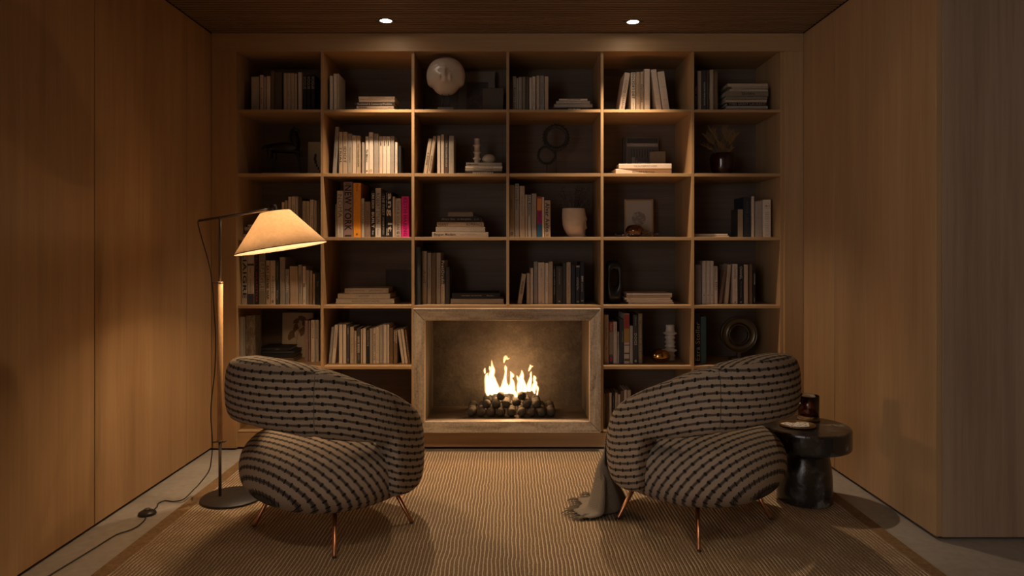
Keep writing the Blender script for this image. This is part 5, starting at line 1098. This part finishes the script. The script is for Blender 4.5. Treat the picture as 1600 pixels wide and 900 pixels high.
# black vessel with oval opening
Yb_ = 4.47; kb = Yb_/F
bv = stand('black_vessel', 3, 'tall black vessel with an oval hole through it and a double neck', 'vase', 959.2, Yb_)
OUT = [(0, 9.3), (4, 10.6), (10, 11.8), (18, 12.9), (27, 13), (36, 11.9), (43, 11.2), (50, 12), (57, 13), (62, 12.4), (65.5, 9), (67.5, 5.2)]
HOLE = (39.5, 5.6, 12.5)                # centre height, half width, half height (px)
bm = bmesh.new(); NA = 64; L1, L2, L3, L4 = [], [], [], []
zmid = 36.0
hz = 0
def out_pt(a):                          # ray from the hole's centre to the outline
    dx, dz = math.cos(a), math.sin(a); t_ = 0
    while t_ < 60:
        x, z = dx*t_, HOLE[0]+dz*t_
        if z < 0 or z > 67.5 or abs(x) > interp_l(max(0, min(67.5, z)), OUT, 1): break
        t_ += .25
    return dx*t_, HOLE[0]+dz*t_
rings = [[] for _ in range(10)]
for j in range(NA):
    a = 2*PI*j/NA; ox_, oz_ = out_pt(a); hx, hz = HOLE[1]*sgn(math.cos(a), .8), HOLE[0]+HOLE[2]*sgn(math.sin(a), .8)
    for i in range(10):
        q = 2*PI*i/10; m_ = (1-math.cos(q))/2; dpt = math.sin(q)
        thick = 9.5 if oz_ > 20 else 9.5
        px_, pz_ = hx+(ox_-hx)*m_, hz+(oz_-hz)*m_
        rings[i].append(bm.verts.new((px_*kb, -dpt*thick*kb*.9, max(0, pz_)*kb)))
for i in range(10):
    for j in range(NA): bm.faces.new((rings[i][j], rings[i][(j+1) % NA], rings[(i+1) % 10][(j+1) % NA], rings[(i+1) % 10][j]))
flush(bm, 'body', plain('gloss_black_clay', (.014, .013, .013), .28, 0, .5), bv, True)
for s in (-1.35, 1.35): lathe('neck', [(1.7*kb, 0), (1.15*kb, 2*kb), (1.05*kb, 9.6*kb), (.7*kb, 9.6*kb), (.7*kb, 0)], blackp, bv, 14, (s*kb, 0, 66.4*kb), closed=True)
# canvas with ginkgo sprig (fifth shelf, first column)
o, W, H = leaning('botanical_print', 4, 440.6, 489, 489, 4.66, .02, 'cream canvas with a brown ginkgo leaf drawing behind dark stacked books', 'picture', None, .03)
box('canvas', -W/2, W/2, 0, .018, 0, H, paper, o, .001)
leafm = plain('ginkgo_brown', (.16, .10, .05), .8, 0, .2, .2, 60)
def fan(cx, cz, r_, a0):
    bm = bmesh.new(); c_ = bm.verts.new((cx, -.0008, cz)); pts_ = []
    for k in range(15):
        a = a0-1.0+2.0*k/14; rr = r_*(1-.09*(k == 7)+.04*math.sin(k*2.4)); pts_.append(bm.verts.new((cx+rr*math.cos(a), -.0008, cz+rr*math.sin(a))))
    for p, q in zip(pts_, pts_[1:]): bm.faces.new((c_, p, q))
    return flush(bm, 'leaf', leafm, o)
q_ = 4.66/F
def ip(cx, cy): return ((365+cx/9-464.8)*q_, Z(480+cy/9, 4.66)-SH[4])
for cx, cy, rr, a0 in ((905, 230, 8, 2.2), (945, 200, 8.5, 1.2), (915, 300, 9, 2.9), (915, 330, 10, -.3), (860, 420, 11, 2.7), (960, 260, 8, .6)):
    a, c_ = ip(cx, cy); fan(a, c_, rr*q_, a0)
tube('stalk', [(*ip(880, 560)[:1], -.0012, ip(880, 560)[1]), (ip(890, 420)[0], -.0012, ip(890, 420)[1]), (ip(920, 300)[0], -.0012, ip(920, 300)[1]), (ip(935, 220)[0], -.0012, ip(935, 220)[1])], .0009, leafm, o, 5)
tube('stalk', [(ip(885, 440)[0], -.0012, ip(885, 440)[1]), (ip(858, 425)[0], -.0012, ip(858, 425)[1])], .0008, leafm, o, 5)
# ring disc on a foot
Yd_ = 4.56; kd = Yd_/F
rd_ = stand('disc_sculpture', 4, 'dark bronze ring disc with raised rims on a small foot', 'sculpture', 1154.2, Yd_)
zc = Z(522.2, Yd_)-SH[4]-.0006
bm = bmesh.new(); prof = [(14, -.006), (14.6, -.015), (15.6, -.015), (16.2, -.006), (18, .002), (21, .004), (24.5, 0), (26.6, -.008), (27.4, -.013), (28.3, -.013), (28.5, 0), (28, .014), (21, .02), (14.5, .014)]
V = [[bm.verts.new((r_*kd*math.cos(2*PI*i/72), y, zc+r_*kd*math.sin(2*PI*i/72))) for r_, y in prof] for i in range(72)]
for i in range(72):
    for j in range(len(prof)): bm.faces.new((V[i][j], V[i][(j+1) % len(prof)], V[(i+1) % 72][(j+1) % len(prof)], V[(i+1) % 72][j]))
flush(bm, 'disc', plain('aged_bronze', (.12, .095, .06), .32, .7), rd_, True)
box('foot', -13.5*kd, 13.5*kd, -.03, .035, 0, .018, gunmetal, rd_, .001); box('neck', -.012, .012, -.008, .012, .0182, zc-27*kd, gunmetal, rd_, .001)
